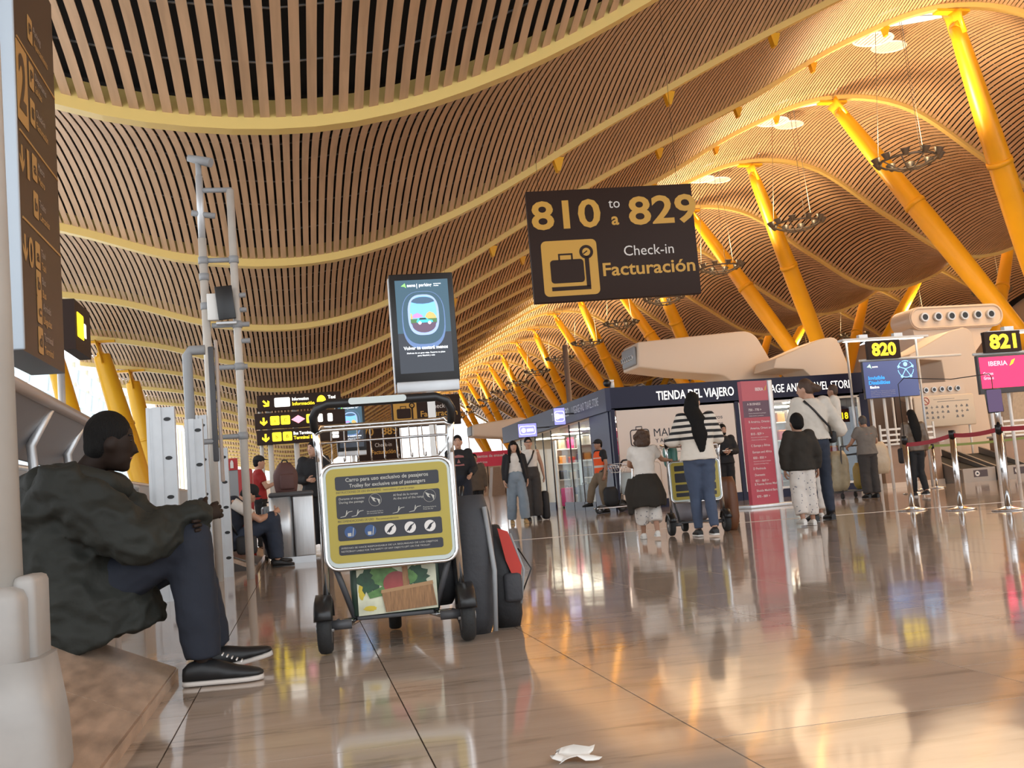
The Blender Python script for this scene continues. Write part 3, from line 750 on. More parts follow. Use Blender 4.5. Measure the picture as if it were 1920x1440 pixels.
def trolley(loc, rz, label, detail=True):
    o = root('luggage_trolley', loc, label, 'trolley', rotz=rz)
    hw = 0.305
    for sx in (-1, 1):
        wheel(o, sx*(hw+0.015), 0, 0.115)
        MB().tube([(sx*hw, 0.0, 0.20), (sx*(hw-0.005), 0.0, 0.60), (sx*(hw-0.005), -0.02, 0.90), (sx*(hw+0.005), -0.05, 1.02)], 0.016, 10).build('upright', m_chrome, o)
        MB().tube([(sx*(hw-0.04), 0.02, 0.40), (sx*(hw-0.12), 0.12, 0.13)], 0.014, 8).build('brace', m_dgrey, o)
        MB().tube([(sx*0.26, 0.0, 0.135), (sx*0.20, 0.08, 0.125), (sx*0.13, 0.45, 0.12), (sx*0.09, 0.78, 0.12)], 0.018, 8).build('base_tube', m_chrome, o)
    MB().tube([(-hw, 0, 0.125), (-0.2, 0, 0.125)], 0.022, 10).build('axle', m_dgrey, o)
    MB().tube([(0.2, 0, 0.125), (hw, 0, 0.125)], 0.022, 10).build('axle', m_dgrey, o)
    for y in (0.12, 0.3, 0.48, 0.66): MB().rbox((0, y, 0.135), (0.38-0.22*y, 0.06, 0.02), 0.006).build('platform_slat', m_dgrey, o)
    wheel(o, 0.0, 0.70, 0.085, 'front_wheel', False)
    MB().rbox((0, 0.62, 0.16), (0.07, 0.14, 0.05), 0.012).build('caster_fork', m_dgrey, o)
    # handle: inverted U leaning to the pusher
    hp = [(-hw-0.005, -0.05, 1.0), (-hw-0.008, -0.07, 1.06), (-hw+0.012, -0.085, 1.095), (-hw+0.06, -0.095, 1.115)]
    full = hp+[(-x, y, z) for x, y, z in reversed(hp)]
    MB().tube(full, [0.018, 0.020, 0.021, 0.021, 0.021, 0.021, 0.020, 0.018], 12).build('handle', m_black, o)
    MB().prism(rrect(0.26, 0.030, 0.014), -0.121, -0.117, org=(-0.02, 0, 1.118)).build('handle_label', m_tpale, o)
    # wire basket
    bk = MB().tube([(-hw, -0.03, 0.86), (-hw, 0.0, 1.00), (-hw, 0.26, 1.04), (-hw+0.03, 0.30, 1.04), (hw-0.03, 0.30, 1.04), (hw, 0.26, 1.04), (hw, 0.0, 1.00), (hw, -0.03, 0.86)], 0.010, 8).build('basket', m_chrome, o)
    MB().tube([(-hw, -0.05, 0.985), (-hw+0.03, -0.055, 1.0), (hw-0.03, -0.055, 1.0), (hw, -0.05, 0.985)], 0.009, 8).build('rail', m_chrome, bk)
    MB().tube([(-hw, 0.1, 0.95), (-hw+0.02, 0.25, 0.96), (hw-0.02, 0.25, 0.96), (hw, 0.1, 0.95)], 0.007, 6).build('rail', m_chrome, bk)
    nw = 9 if detail else 5
    for i in range(nw):
        x = -0.25+0.5*i/(nw-1)
        MB().tube([(x, 0.295, 1.04), (x, 0.26, 0.92), (x, 0.22, 0.865), (x, 0.02, 0.855), (x, -0.01, 0.87)], 0.0035, 5).build('wire', m_chrome, bk)
    for i in range(4):
        for sx in (-1, 1):
            y = 0.04+0.06*i
            MB().tube([(sx*hw, y, 1.0+0.02*i/3), (sx*(hw-0.01), y, 0.90), (sx*(hw-0.05), y, 0.862)], 0.0035, 5).build('wire', m_chrome, bk)
    # instruction panel
    pn = MB().prism(rrect(0.575, 0.455, 0.05), -0.028, -0.010, org=(0, 0, 0.605)).build('instruction_panel', m_tpale, o)
    MB().tube([(x, -0.022, 0.605+z) for x, z in rrect(0.590, 0.47, 0.055, 6)], 0.0095, 8, closed=True).build('panel_frame', m_chrome, pn)
    y = -0.0285
    def bar(x, z, w_, h_, m, r=0.008, yy=y): return MB().prism(rrect(w_, h_, min(r, h_*0.45)), yy-0.0015, yy, org=(x, 0, z)).build('print', m, pn)
    bar(0, 0.610, 0.550, 0.425, m_tyellow, 0.035)
    y2 = y-0.0017
    bar(0, 0.755, 0.47, 0.062, m_tdark, 0.01, y2); bar(0, 0.648, 0.47, 0.105, m_tdark, 0.01, y2); bar(0, 0.534, 0.47, 0.075, m_tdark, 0.01, y2); bar(0, 0.455, 0.47, 0.045, m_tdark, 0.01, y2)
    if detail:
        y3 = y2-0.0019
        lettering(pn, m_tprint, [('Carro para uso exclusivo de pasajeros', 0, 0.761, 0.017, 'c', 0.375), ('Trolley for exclusive use of passengers', 0, 0.734, 0.016, 'c', 0.345)], y3, 'print', 0.01)
        lettering(pn, m_tdark, [('INSTRUCCIONES DE USO EN RAMPAS', -0.232, 0.709, 0.010, 'l', 0.20), ('Instructions of use in ramps', -0.02, 0.709, 0.009, 'l', 0.14), ('RECOMENDACIONES DE USO', -0.232, 0.579, 0.010, 'l', 0.16), ('Recommendations', -0.06, 0.579, 0.009, 'l', 0.10)], y2-0.0004, 'print')
        lettering(pn, m_tprint, [('Durante el trayecto', -0.222, 0.680, 0.010), ('During the passage', -0.222, 0.664, 0.010), ('Al final de la rampa', 0.022, 0.680, 0.010), ('At the end of the ramp', 0.022, 0.664, 0.010),
                                 ('No presione la barra', -0.10, 0.617, 0.006), ('Do not press the bar', -0.10, 0.608, 0.006), ('Presione la barra', 0.155, 0.617, 0.006), ('Press the bar', 0.155, 0.608, 0.006),
                                 ('AVISO', -0.225, 0.460, 0.008), ('NO SE HACE RESPONSABLE DE LA SEGURIDAD DE LOS OBJETOS', -0.19, 0.460, 0.007, 'l', 0.40), ('NOTICE', -0.225, 0.445, 0.008), ('NOT LIABLE FOR THE SAFETY OF ANY OBJECTS LEFT ON THE TROLLEY', -0.185, 0.445, 0.007, 'l', 0.36)], y3, 'print')
        ic = MB()
        for cx in (-0.06, 0.187):
            ic.tube([(cx+0.028*math.cos(2*PI*i/20), y3, 0.670+0.028*math.sin(2*PI*i/20)) for i in range(20)], 0.0008, 4, closed=True)
            ic.prism([(cx-0.02, 0.688), (cx+0.004, 0.676), (cx-0.004, 0.672), (cx+0.004, 0.660), (cx-0.008, 0.666)], y3-0.0005, y3)
            ic.prism([(cx+0.004, 0.678), (cx+0.022, 0.670), (cx+0.018, 0.648), (cx+0.012, 0.666)], y3-0.0005, y3)
        for cx in (-0.195, -0.145, 0.04, 0.115):
            ic.prism([(cx-0.025, 0.604), (cx-0.004, 0.608), (cx+0.012, 0.626), (cx+0.030, 0.628), (cx+0.030, 0.626), (cx+0.013, 0.623), (cx-0.002, 0.605), (cx-0.025, 0.602)], y3-0.0005, y3)
            ic.prism([(cx-0.001, 0.612), (cx+0.004, 0.632), (cx+0.007, 0.632), (cx+0.005, 0.614)], y3-0.0005, y3)
        ic.build('pictogram', m_tprint, pn)
        for i, cx in enumerate((-0.18, -0.09, 0.0, 0.09, 0.18)):
            c = MB().prism(circ(0.026), y3-0.0008, y3, org=(cx, 0, 0.534)).build('roundel', m_tblue if i < 2 else m_signwhite, pn)
            s_ = MB(); yy = y3-0.0009
            if i < 2:
                s_.prism([(cx-0.012, 0.515), (cx-0.012, 0.53), (cx+0.004, 0.53), (cx+0.004, 0.515)], yy-0.0006, yy); s_.prism([(cx+0.008, 0.515), (cx+0.014, 0.552), (cx+0.017, 0.552), (cx+0.012, 0.515)], yy-0.0006, yy)
                s_.build('pictogram', m_tprint, pn)
            else:
                s_.prism([(cx-0.018, 0.520), (cx+0.016, 0.552), (cx+0.019, 0.549), (cx-0.015, 0.517)], yy-0.0006, yy)
                s_.prism([(cx-0.006, 0.516), (cx+0.006, 0.53), (cx+0.008, 0.548), (cx-0.002, 0.54), (cx-0.012, 0.526)], yy-0.0006, yy)
                s_.build('pictogram', m_tdark, pn)
    return o
tr = trolley((0.395, 4.93, 0.004), -0.07, 'chrome luggage trolley with a yellow instruction panel, parked in the foreground')

# printed grocery bag on the trolley
m_bagp = mat('bag_print_cream', (0.62, 0.62, 0.46), 0.35, var=0.25, scale=9)
m_bagg = mat('bag_side_green', (0.03, 0.06, 0.04), 0.5)
bg_ = root('shopping_bag', (0.415, 5.12, 0.15), 'shopping bag printed with a basket of vegetables on the trolley base', 'bag', rotz=-0.07)
MB().loft([[V((x, y, 0)) for x, y in rrect(0.40, 0.20, 0.02)], [V((x*1.03, y*1.05, 0.13)) for x, y in rrect(0.40, 0.20, 0.02)], [V((x*1.02, y*0.9, 0.27)) for x, y in rrect(0.40, 0.20, 0.02)], [V((x*0.98, y*0.4, 0.33)) for x, y in rrect(0.40, 0.20, 0.02)]]).build('bag_body', m_bagg, bg_)
yf = -0.112
MB().prism([(-0.175, 0.0), (0.19, 0.008), (0.19, 0.25), (-0.175, 0.25)], yf, yf+0.012).build('printed_front', m_bagp, bg_)
def pr(name, m, poly, k=1): MB().prism(poly, yf-0.0012*k, yf).build(name, m, bg_)
m_wick = mat('print_wicker', (0.30, 0.15, 0.06), 0.45, var=0.3, scale=40, stretch=(3, 1, 0.4))
m_leaf = mat('print_leaf', (0.10, 0.22, 0.06), 0.45, var=0.4, scale=25)
m_leafd = mat('print_dark_leaf', (0.015, 0.06, 0.025), 0.45, var=0.4, scale=30)
m_cab = mat('print_red', (0.30, 0.05, 0.045), 0.4, var=0.25, scale=14)
m_yel = mat('print_yellow', (0.62, 0.46, 0.04), 0.45, var=0.2, scale=14)
random.seed(3)
def blob(cx, cz, rx, rz, n=22, j=0.18): return [(cx+rx*(1+random.uniform(-j, j))*math.cos(2*PI*i/n), cz+rz*(1+random.uniform(-j, j))*math.sin(2*PI*i/n)) for i in range(n)]
pr('print', m_yel, blob(-0.155, 0.11, 0.015, 0.035)); pr('print', m_yel, blob(0.0, 0.235, 0.03, 0.012)); pr('print', m_yel, blob(-0.12, 0.03, 0.03, 0.012)); pr('print', m_yel, blob(0.15, 0.235, 0.03, 0.012))
pr('print', m_leafd, blob(-0.12, 0.16, 0.045, 0.06, 30, 0.3), 2); pr('print', m_leafd, blob(0.10, 0.165, 0.06, 0.045, 30, 0.25), 2)
pr('print', m_leaf, blob(-0.05, 0.18, 0.06, 0.055, 30, 0.2), 3); pr('print', m_leaf, blob(0.07, 0.16, 0.03, 0.03, 20, 0.2), 3)
pr('print', m_leaf, [(-0.13, 0.10), (-0.06, 0.125), (0.0, 0.12), (0.0, 0.10), (-0.05, 0.085), (-0.12, 0.075)], 4)
pr('print', m_cab, circ(0.06, 24, 0.005, 0.135, 0.055), 5)
pr('print', m_wick, [(0.035, 0.10), (0.035, 0.25), (0.06, 0.25), (0.062, 0.10)], 6)
pr('print', m_wick, [(-0.065, 0.10), (0.17, 0.125), (0.185, 0.02), (-0.05, 0.008)], 7)
pr('print', mat('print_wicker_rim', (0.42, 0.24, 0.11), 0.45), [(-0.068, 0.095), (-0.066, 0.11), (0.172, 0.134), (0.174, 0.118)], 8)
for sx in (-0.08, 0.08): MB().tube([(sx, -0.02, 0.31), (sx*1.0, -0.03, 0.36), (sx*0.6, -0.03, 0.38)], 0.008, 6).build('handle', m_bagg, bg_)
# dark bags and suitcase standing on the trolley and beside it
def softbag(name, loc, rz, size, m, label, cat='bag', lean=0.0, seed=1):
    random.seed(seed); w_, d_, h_ = size; o = root(name, loc, label, cat, rotz=rz); rings = []
    for i in range(9):
        t = i/8; k = (1-0.35*(2*t-1)**4)*(1+random.uniform(-0.04, 0.04))
        rings.append([V((x*k+lean*t*h_, y*k, h_*t)) for x, y in rrect(w_, d_, min(w_, d_)*0.42, 5)])
    MB().loft(rings).build('body', m, o)
    return o
b1 = softbag('travel_bag', (0.80, 5.22, 0.0), -0.12, (0.20, 0.40, 0.66), m_nylon2, 'tall charcoal travel bag standing right of the trolley', seed=2, lean=0.02)
MB().tube([(0.085, -0.19, 0.02), (0.10, -0.2, 0.3), (0.075, -0.17, 0.6)], 0.012, 6).build('piping', m_grey, b1)
MB().tube([(-0.03, -0.1, 0.64), (-0.02, -0.05, 0.70), (-0.02, 0.05, 0.70), (-0.03, 0.1, 0.64)], 0.012, 6).build('handle', m_black, b1)
b2 = softbag('rucksack', (0.985, 5.36, 0.0), -0.12, (0.17, 0.40, 0.50), m_nylon, 'black rucksack with a red flap leaning on the charcoal travel bag', 'backpack', lean=-0.14, seed=5)
m_redn = mat('red_nylon', (0.50, 0.035, 0.02), 0.6)
MB().prism([(0.055, 0.18), (0.075, 0.30), (0.02, 0.47), (-0.03, 0.49), (0.0, 0.33)], -0.208, -0.19).build('flap', m_redn, b2)
MB().tube([(0.06, -0.20, 0.12), (0.085, -0.20, 0.28), (0.03, -0.2, 0.46)], 0.006, 5).build('strap', m_grey, b2)
MB().tube([(0.07, -0.15, 0.16), (0.125, -0.16, 0.28), (0.07, -0.12, 0.38)], 0.004, 5).build('cord', m_black, b2)
MB().rbox((0.025, -0.2, 0.20), (0.09, 0.05, 0.14), 0.02).build('pocket', m_nylon2, b2)
softbag('holdall', (0.62, 5.24, 0.15), 0.1, (0.20, 0.32, 0.42), m_nylon, 'black holdall on the trolley base behind the printed bag', seed=9)

# second trolley, pushed by the woman in stripes
tr2 = trolley((4.43, 11.62, 0.004), -0.12, 'luggage trolley pushed by the woman in the striped jumper', False)
softbag('duffel_bag', (4.50, 12.0, 0.145), 0, (0.42, 0.55, 0.30), mat('lilac_grey_fabric', (0.24, 0.22, 0.24), 0.7), 'grey duffel bag low on the pushed trolley', seed=4)
softbag('carrier_bag', (4.20, 11.72, 0.78), 0.1, (0.16, 0.16, 0.26), mat('teal_plastic', (0.03, 0.16, 0.13), 0.35), 'teal carrier bag in the basket of the pushed trolley', seed=6)
softbag('tote_bag', (4.93, 11.9, 0.004), 0.1, (0.14, 0.30, 0.62), mat('brown_leather', (0.16, 0.06, 0.025), 0.5), 'brown tote bag hung on the right of the pushed trolley', seed=7)
# third trolley with the man in the orange vest
tr3 = trolley((6.95, 22.35, 0.004), PI/2+0.15, 'luggage trolley beside the man in the orange vest', False)
softbag('backpack', (6.60, 22.42, 0.145), 0.3, (0.32, 0.26, 0.42), m_nylon, 'black bag on the trolley of the man in the orange vest', 'backpack', seed=8)

# paper on the floor
pp = MB(); n = 6; vs = []
for j in range(n+1):
    for i in range(n+1):
        x = 0.095*i/n; y = 0.075*j/n
        vs.append((x+0.012*math.sin(j*1.3), y+0.02*math.sin(i*0.9), 0.006+0.018*abs(noise.noise(V((x*30, y*30, 0.3))))+0.015*(j == n)))
fs = [(j*(n+1)+i, j*(n+1)+i+1, (j+1)*(n+1)+i+1, (j+1)*(n+1)+i) for j in range(n) for i in range(n)]
pp.add(vs, fs, True)
po = pp.build('paper_scrap', mat('tissue_paper', (0.78, 0.75, 0.70), 0.7), None, (0.57, 2.57, 0.003))
po.modifiers.new('thick', 'SOLIDIFY').thickness = 0.0015
tag(po, 'crumpled white scrap of paper on the floor at the bottom edge', 'paper')
# ---------------------------------------------------------------- hanging check-in signs
def suitcase_icon(o, cx, cz, s, y, m_bg, m_fg):
    """s: side of the tile"""
    flat(o, 'pictogram_tile', m_bg, rrect(s, s, s*0.09), y, 0.004, (cx, cz)); yy = y-0.005
    ic = MB(); k = s
    ic.prism([(cx+a*k, cz+b*k) for a, b in rrect(0.60, 0.42, 0.06)], yy-0.003, yy, org=(-0.06*k, 0, -0.06*k))
    for a, b, c, d_ in ((-0.19, 0.15, 0.03, 0.10), (0.04, 0.15, 0.03, 0.10), (-0.075, 0.215, 0.26, 0.03)):
        ic.box((cx+a*k, yy-0.0015, cz+(b+0.03)*k), (c*k, 0.003, d_*k))
    ic.box((cx-0.01*k, yy-0.0015, cz-0.37*k), (0.70*k, 0.003, 0.07*k)); ic.box((cx+0.305*k, yy-0.0015, cz-0.06*k), (0.075*k, 0.003, 0.60*k))
    ic.build('pictogram', m_fg, o)
    MB().prism(circ(0.125*k, 24, cx+0.305*k, cz+0.27*k), yy-0.003, yy).build('pictogram', m_fg, o)
    MB().prism(circ(0.072*k, 20, cx+0.305*k, cz+0.27*k), yy-0.006, yy-0.003).build('pictogram', m_bg, o)
    MB().box((cx+0.285*k, yy-0.008, cz+0.262*k), (0.09*k, 0.003, 0.02*k), MX.Rotation(-0.6, 3, 'Y')).build('pictogram', m_fg, o)
def hang(o, w_, h_, X, Y, Z):
    for sx in (-1, 1):
        MB().tube([(sx*w_*0.42, 0.05, h_/2), (sx*w_*0.42, 0.05, roof_z(X+sx*w_*0.42, Y)-Z+0.1)], 0.003, 5).build('cable', m_sign, o)
s1 = root('check_in_sign', (5.06, 15.8, 4.40), 'large dark hanging sign reading 810 to 829 Check-in Facturación', 'sign', rotz=-0.10)
W_, H_ = 2.66, 1.78
MB().rbox((0, 0.06, 0), (W_, 0.12, H_), 0.008).build('panel', m_sign, s1)
lettering(s1, m_orange, [('810', -0.72, 0.28, 0.43, 'c', 1.10), ('829', 0.83, 0.28, 0.43, 'c', 1.10), ('a', 0.055, 0.29, 0.19, 'c', 0.12)], -0.003, bold=0.022)
lettering(s1, m_signwhite, [('to', 0.06, 0.56, 0.155, 'c', 0.18), ('Check-in', 0.55, -0.22, 0.16, 'c', 0.80)], -0.003)
lettering(s1, m_orange, [('Facturación', 0.53, -0.52, 0.20, 'c', 1.48)], -0.003, bold=0.018)
suitcase_icon(s1, -0.72, -0.36, 0.88, -0.001, m_orange, m_sign)
hang(s1, W_, H_, 5.06, 15.8, 4.40)
s2 = root('check_in_sign', (3.64, 30, 3.08), 'dark hanging Check-in sign with a suitcase tile seen through the trolley basket', 'sign')
MB().rbox((0, 0.06, 0), (1.95, 0.12, 0.86), 0.008).build('panel', m_sign, s2)
suitcase_icon(s2, -0.60, 0.0, 0.66, -0.001, m_orange, m_sign)
lettering(s2, m_signwhite, [('Check-in', 0.40, 0.06, 0.13, 'c', 0.6)], -0.003); lettering(s2, m_orange, [('Facturación', 0.36, -0.16, 0.16, 'c', 1.05)], -0.003, bold=0.015)
hang(s2, 1.95, 0.86, 3.64, 30, 3.08)
s3 = root('check_in_sign', (3.35, 45, 3.05), 'distant dark hanging sign reading 870 889 below the suitcase sign', 'sign')
MB().rbox((0, 0.06, 0), (1.85, 0.12, 1.5), 0.008).build('panel', m_sign, s3)
lettering(s3, m_orange, [('870', -0.5, 0.35, 0.30, 'c', 0.66), ('889', 0.5, 0.35, 0.30, 'c', 0.66)], -0.003, bold=0.02)
lettering(s3, m_signwhite, [('Check-in', 0.2, -0.15, 0.16, 'c', 0.7)], -0.003); lettering(s3, m_orange, [('Facturación', 0.2, -0.45, 0.17, 'c', 1.0)], -0.003, bold=0.015)
hang(s3, 1.85, 1.5, 3.35, 45, 3.05)

# ---------------------------------------------------------------- lit direction boards on poles
db = root('direction_boards', (0.05, 20.0, 0), 'three stacked dark boards with lit yellow arrows and pictograms on poles', 'sign', rotz=0.03)
for x in (-0.68, -0.52, -0.05): MB().tube([(x, 0.1, 0), (x, 0.1, 2.75)], 0.035 if x < -0.6 else 0.05, 8).build('pole', m_post, db)
m_lit_p = mat('lit_pink', (1.0, 0.35, 0.45), 0.5, emit=1.0)
def arrow(a, cx, cz, s): 
    pts = ((-0.12, 0.5), (-0.12, -0.1), (-0.4, 0.15), (-0.45, -0.12), (0, -0.5), (0.45, -0.12), (0.4, 0.15), (0.12, -0.1), (0.12, 0.5))
    return [(cx+s*(p[0]*math.cos(a)-p[1]*math.sin(a)), cz+s*(p[0]*math.sin(a)+p[1]*math.cos(a))) for p in pts]
for i, (z, x0, x1, h_) in enumerate(((2.60, -0.72, 0.80, 0.29), (2.27, -0.78, 0.86, 0.29), (1.97, -0.76, 0.88, 0.27))):
    bd = MB().rbox(((x0+x1)/2, 0, z), (x1-x0, 0.08, h_), 0.006).build('board', m_sign, db)
    y = -0.042; 
    flat(bd, 'arrow', m_lit_y, arrow(R(45) if i == 0 else 0, x0+0.16, z-0.01, 0.15), y)
    if i == 0:
        flat(bd, 'lit_tile', m_lit_w, rrect(0.28, 0.17, 0.02), y, at=(x0+0.45, z-0.0)); lettering(bd, m_lit_w, [('Information', x0+0.63, z+0.02, 0.055, 'l', 0.30)], y-0.001, bold=0.02); lettering(bd, m_lit_y, [('Información', x0+0.63, z-0.07, 0.06, 'l', 0.40)], y-0.001, bold=0.02)
        flat(bd, 'lit_tile', m_lit_y, [(0.085*math.cos(PI*q/12), 0.12*math.sin(PI*q/12)-0.03) for q in range(13)], y, at=(x0+1.16, z)); lettering(bd, m_lit_w, [('Taxi', x0+1.28, z+0.02, 0.06, 'l', 0.14)], y-0.001, bold=0.02)
    elif i == 1:
        for q, (xx, m) in enumerate(((0.36, m_lit_y), (0.55, m_lit_y), (1.01, m_lit_y))): flat(bd, 'lit_tile', m, rrect(0.165, 0.165, 0.02), y, at=(x0+xx, z)); lettering(bd, m_sign, [(('a', 'C', 'Y')[q], x0+xx, z-0.03, 0.06, 'c')], y-0.004)
        flat(bd, 'lit_diamond', m_lit_p, [(-0.125, 0), (0, -0.075), (0.125, 0), (0, 0.075)], y, at=(x0+0.78, z))
        for xx in (1.18, 1.36): flat(bd, 'lit_tile', m_lit_w, rrect(0.09, 0.15, 0.02), y, at=(x0+xx, z))
    else:
        for q, xx in enumerate((0.36, 0.55)): flat(bd, 'lit_tile', m_lit_y, rrect(0.165, 0.165, 0.02), y, at=(x0+xx, z)); lettering(bd, m_sign, [(('b', 'B')[q], x0+xx, z-0.03, 0.06, 'c')], y-0.004)
        lettering(bd, m_lit_w, [('Bus Terminal', x0+0.66, z+0.02, 0.055, 'l', 0.33)], y-0.001, bold=0.02); lettering(bd, m_lit_y, [('Terminal Bus', x0+0.66, z-0.065, 0.06, 'l', 0.42)], y-0.001, bold=0.02)
        for q in range(3): flat(bd, 'lit_tile', m_lit_w, rrect(0.12, 0.055, 0.015), y, at=(x0+1.42, z+0.07-0.065*q))

# ---------------------------------------------------------------- advertising screens on posts
def screen_mats():
    def em(n, c, e): return mat(n, c, 0.25, emit=e)
    return dict(bg=em('ad_teal', (0.030, 0.075, 0.11), 0.9), bg2=em('ad_dark', (0.018, 0.022, 0.032), 0.8), halo=em('ad_blue', (0.10, 0.17, 0.34), 0.9), rim=em('ad_rim', (0.30, 0.40, 0.72), 0.9), sky=em('ad_sky', (0.16, 0.42, 0.85), 1.0),
                shade=em('ad_shade', (0.05, 0.10, 0.17), 0.8), tree=em('ad_tree', (0.60, 0.38, 0.12), 0.9), tree2=em('ad_blossom', (0.45, 0.22, 0.52), 0.9), grass=em('ad_grass', (0.06, 0.16, 0.05), 0.9), road=em('ad_road', (0.10, 0.06, 0.10), 0.9),
                car=em('ad_car', (0.05, 0.48, 0.58), 1.0), white=em('ad_white', (0.9, 0.95, 1.0), 1.0), green=em('ad_green', (0.25, 0.75, 0.15), 1.0), dark=em('ad_black', (0.01, 0.01, 0.015), 0.5))
A = screen_mats()
def superell(cx, cz, rx, rz, n=36, e=2.8):
    o = []
    for i in range(n):
        a = 2*PI*i/n; c, s = math.cos(a), math.sin(a)
        o.append((cx+rx*math.copysign(abs(c)**(2/e), c), cz+rz*math.copysign(abs(s)**(2/e), s)))
    return o
def clip_below(poly, z): return [(x, min(zz, z)) for x, zz in poly]
def ad_totem(loc, label, rz):
    o = root('advertising_screen', loc, label, 'screen', rotz=rz)
    MB().rbox((0, 0, 2.34), (0.64, 0.09, 1.10), 0.010).build('housing', m_black, o)
    MB().rbox((0, 0.0, 1.755), (0.62, 0.10, 0.11), 0.010).build('lower_band', m_alu, o)
    MB().rbox((-0.325, 0.02, 2.28), (0.012, 0.11, 1.15), 0.004).build('side_trim', m_alu, o)
    MB().box((0.02, 0.02, 0.87), (0.075, 0.03, 1.74)).build('post', m_white, o)
    MB().rbox((0.02, 0.02, 0.012), (0.5, 0.42, 0.024), 0.008).build('foot_plate', m_steel, o)
    y = -0.0455
    sc_ = flat(o, 'display', A['bg'], [(-0.265, -0.07), (0.265, -0.07), (0.265, 0.465), (-0.265, 0.465)], y, at=(0, 2.36))
    flat(sc_, 'picture', A['bg2'], [(-0.265, -0.47), (0.265, -0.47), (0.265, -0.07), (-0.265, -0.07)], y, at=(0, 2.36))
    def P(m, poly, k): MB().prism(poly, y-0.002-0.0012*k, y-0.002).build('picture', A[m], sc_)
    P('halo', superell(0, 2.42, 0.215, 0.29), 1)
    P('bg', superell(0, 2.44, 0.205, 0.265), 2)
    P('rim', superell(0, 2.47, 0.155, 0.205), 3)
    win = superell(0, 2.475, 0.132, 0.182)
    P('sky', win, 4)
    P('tree2', [(x, z) for x, z in [(-0.12, 2.44), (-0.10, 2.475), (-0.06, 2.49), (-0.02, 2.47), (0.0, 2.44)]], 5)
    P('tree', [(0.01, 2.44), (0.03, 2.48), (0.06, 2.50), (0.10, 2.485), (0.125, 2.45), (0.125, 2.43), (0.01, 2.43)], 6); P('tree', [(-0.13, 2.43), (-0.128, 2.49), (-0.115, 2.48), (-0.11, 2.43)], 6)
    P('grass', [(-0.132, 2.43), (0.132, 2.43), (0.130, 2.385), (-0.130, 2.385)], 7)
    P('road', [(-0.128, 2.39), (0.128, 2.39)]+[(0.118*math.cos(PI*q/10), 2.37-0.08*math.sin(PI*q/10)) for q in range(11)], 8)
    P('shade', [(0.115*math.cos(PI*q/10), 2.60+0.05*math.sin(PI*q/10)) for q in range(11)]+[(-0.06, 2.585), (0, 2.58), (0.06, 2.585)], 8)
    P('car', [(-0.07, 2.39), (-0.075, 2.405), (-0.06, 2.43), (-0.035, 2.442), (0.02, 2.442), (0.045, 2.42), (0.085, 2.412), (0.09, 2.39)], 9)
    for cx in (-0.042, 0.055): P('white', circ(0.016, 14, cx, 2.388), 10)
    P('dark', [(-0.05, 2.42), (-0.04, 2.436), (0.015, 2.436), (0.03, 2.42)], 10)
    yy = y-0.005
    P('green', [(-0.205, 2.765), (-0.165, 2.795), (-0.155, 2.745), (-0.17, 2.76)], 3)
    lettering(sc_, A['white'], [('aena', -0.145, 2.757, 0.03, 'l', 0.085), ('|', -0.05, 2.75, 0.035), ('parking', -0.025, 2.757, 0.03, 'l', 0.125), ('aeropuertos', 0.12, 2.775, 0.012, 'l', 0.075), ('Aena', 0.12, 2.755, 0.012, 'l', 0.05)], yy, bold=0.02)
    lettering(sc_, A['white'], [('Volver te costará menos', 0, 2.125, 0.032, 'c', 0.44)], yy, bold=0.025)
    lettering(sc_, A['white'], [('Disfruta de un gran viaje. Reserva tu plaza', 0, 2.083, 0.014, 'c', 0.38), ('para Madrid y más', 0, 2.056, 0.014, 'c', 0.17)], yy, bold=0.015)
    return o
ad_totem((1.31, 10.5, 0), 'tall advertising screen with an aircraft window and a blue car, standing behind the trolley', -0.03)
ad_totem((1.20, 24.0, 0), 'smaller distant advertising screen seen through the trolley basket', -0.03)

# ---------------------------------------------------------------- information totem
m_tred = mat('totem_red', (0.42, 0.035, 0.06), 0.35); m_tpink = mat('totem_pink_red', (0.46, 0.07, 0.09), 0.35); m_tpur = mat('totem_purple', (0.09, 0.025, 0.05), 0.35); m_tw = mat('totem_white', (0.72, 0.62, 0.62), 0.4)
tt = root('information_totem', (8.20, 18.0, 0), 'tall slim red information totem with white lists in front of the shop', 'totem', rotz=0.22)
MB().rbox((0.0, 0.05, 0.03), (0.98, 0.42, 0.06), 0.01).build('base', m_steel, tt)
MB().box((-0.04, 0.05, 1.17), (0.58, 0.10, 2.22)).build('body', m_tred, tt)
MB().rbox((0.30, 0.05, 1.17), (0.11, 0.14, 2.24), 0.02).build('edge_profile', m_alu, tt)
y = -0.001
flat(tt, 'section', m_tpink, [(-0.33, 1.92), (0.25, 1.92), (0.25, 2.28), (-0.33, 2.28)], y); flat(tt, 'section', m_tpur, [(-0.33, 1.62), (0.25, 1.62), (0.25, 1.92), (-0.33, 1.92)], y)
for z in (1.20, 0.77, 0.49): MB().box((-0.04, -0.002, z), (0.58, 0.003, 0.006)).build('divider', m_tpink, tt)
lettering(tt, m_tw, [('IBERIA', -0.03, 2.10, 0.055, 'l', 0.18)], -0.004, bold=0.03)
flat(tt, 'logo', m_orange, [(0.17, 2.09), (0.205, 2.11), (0.225, 2.20), (0.19, 2.16)], -0.003)
def block(z, head, sub, nums, lines):
    L_ = [(head, -0.24, z, 0.040)] + ([(sub, -0.22, z-0.115, 0.040)] if sub else [])+[(nums, -0.22, z-(0.22 if sub else 0.105), 0.042)]
    lettering(tt, m_tw, L_, -0.004, bold=0.01)
    lettering(tt, m_tw, [(l, -0.22, z-(0.27 if sub else 0.155)-0.045*i, 0.018, 'l', 0.38-0.06*i) for i, l in enumerate(lines)], -0.004)
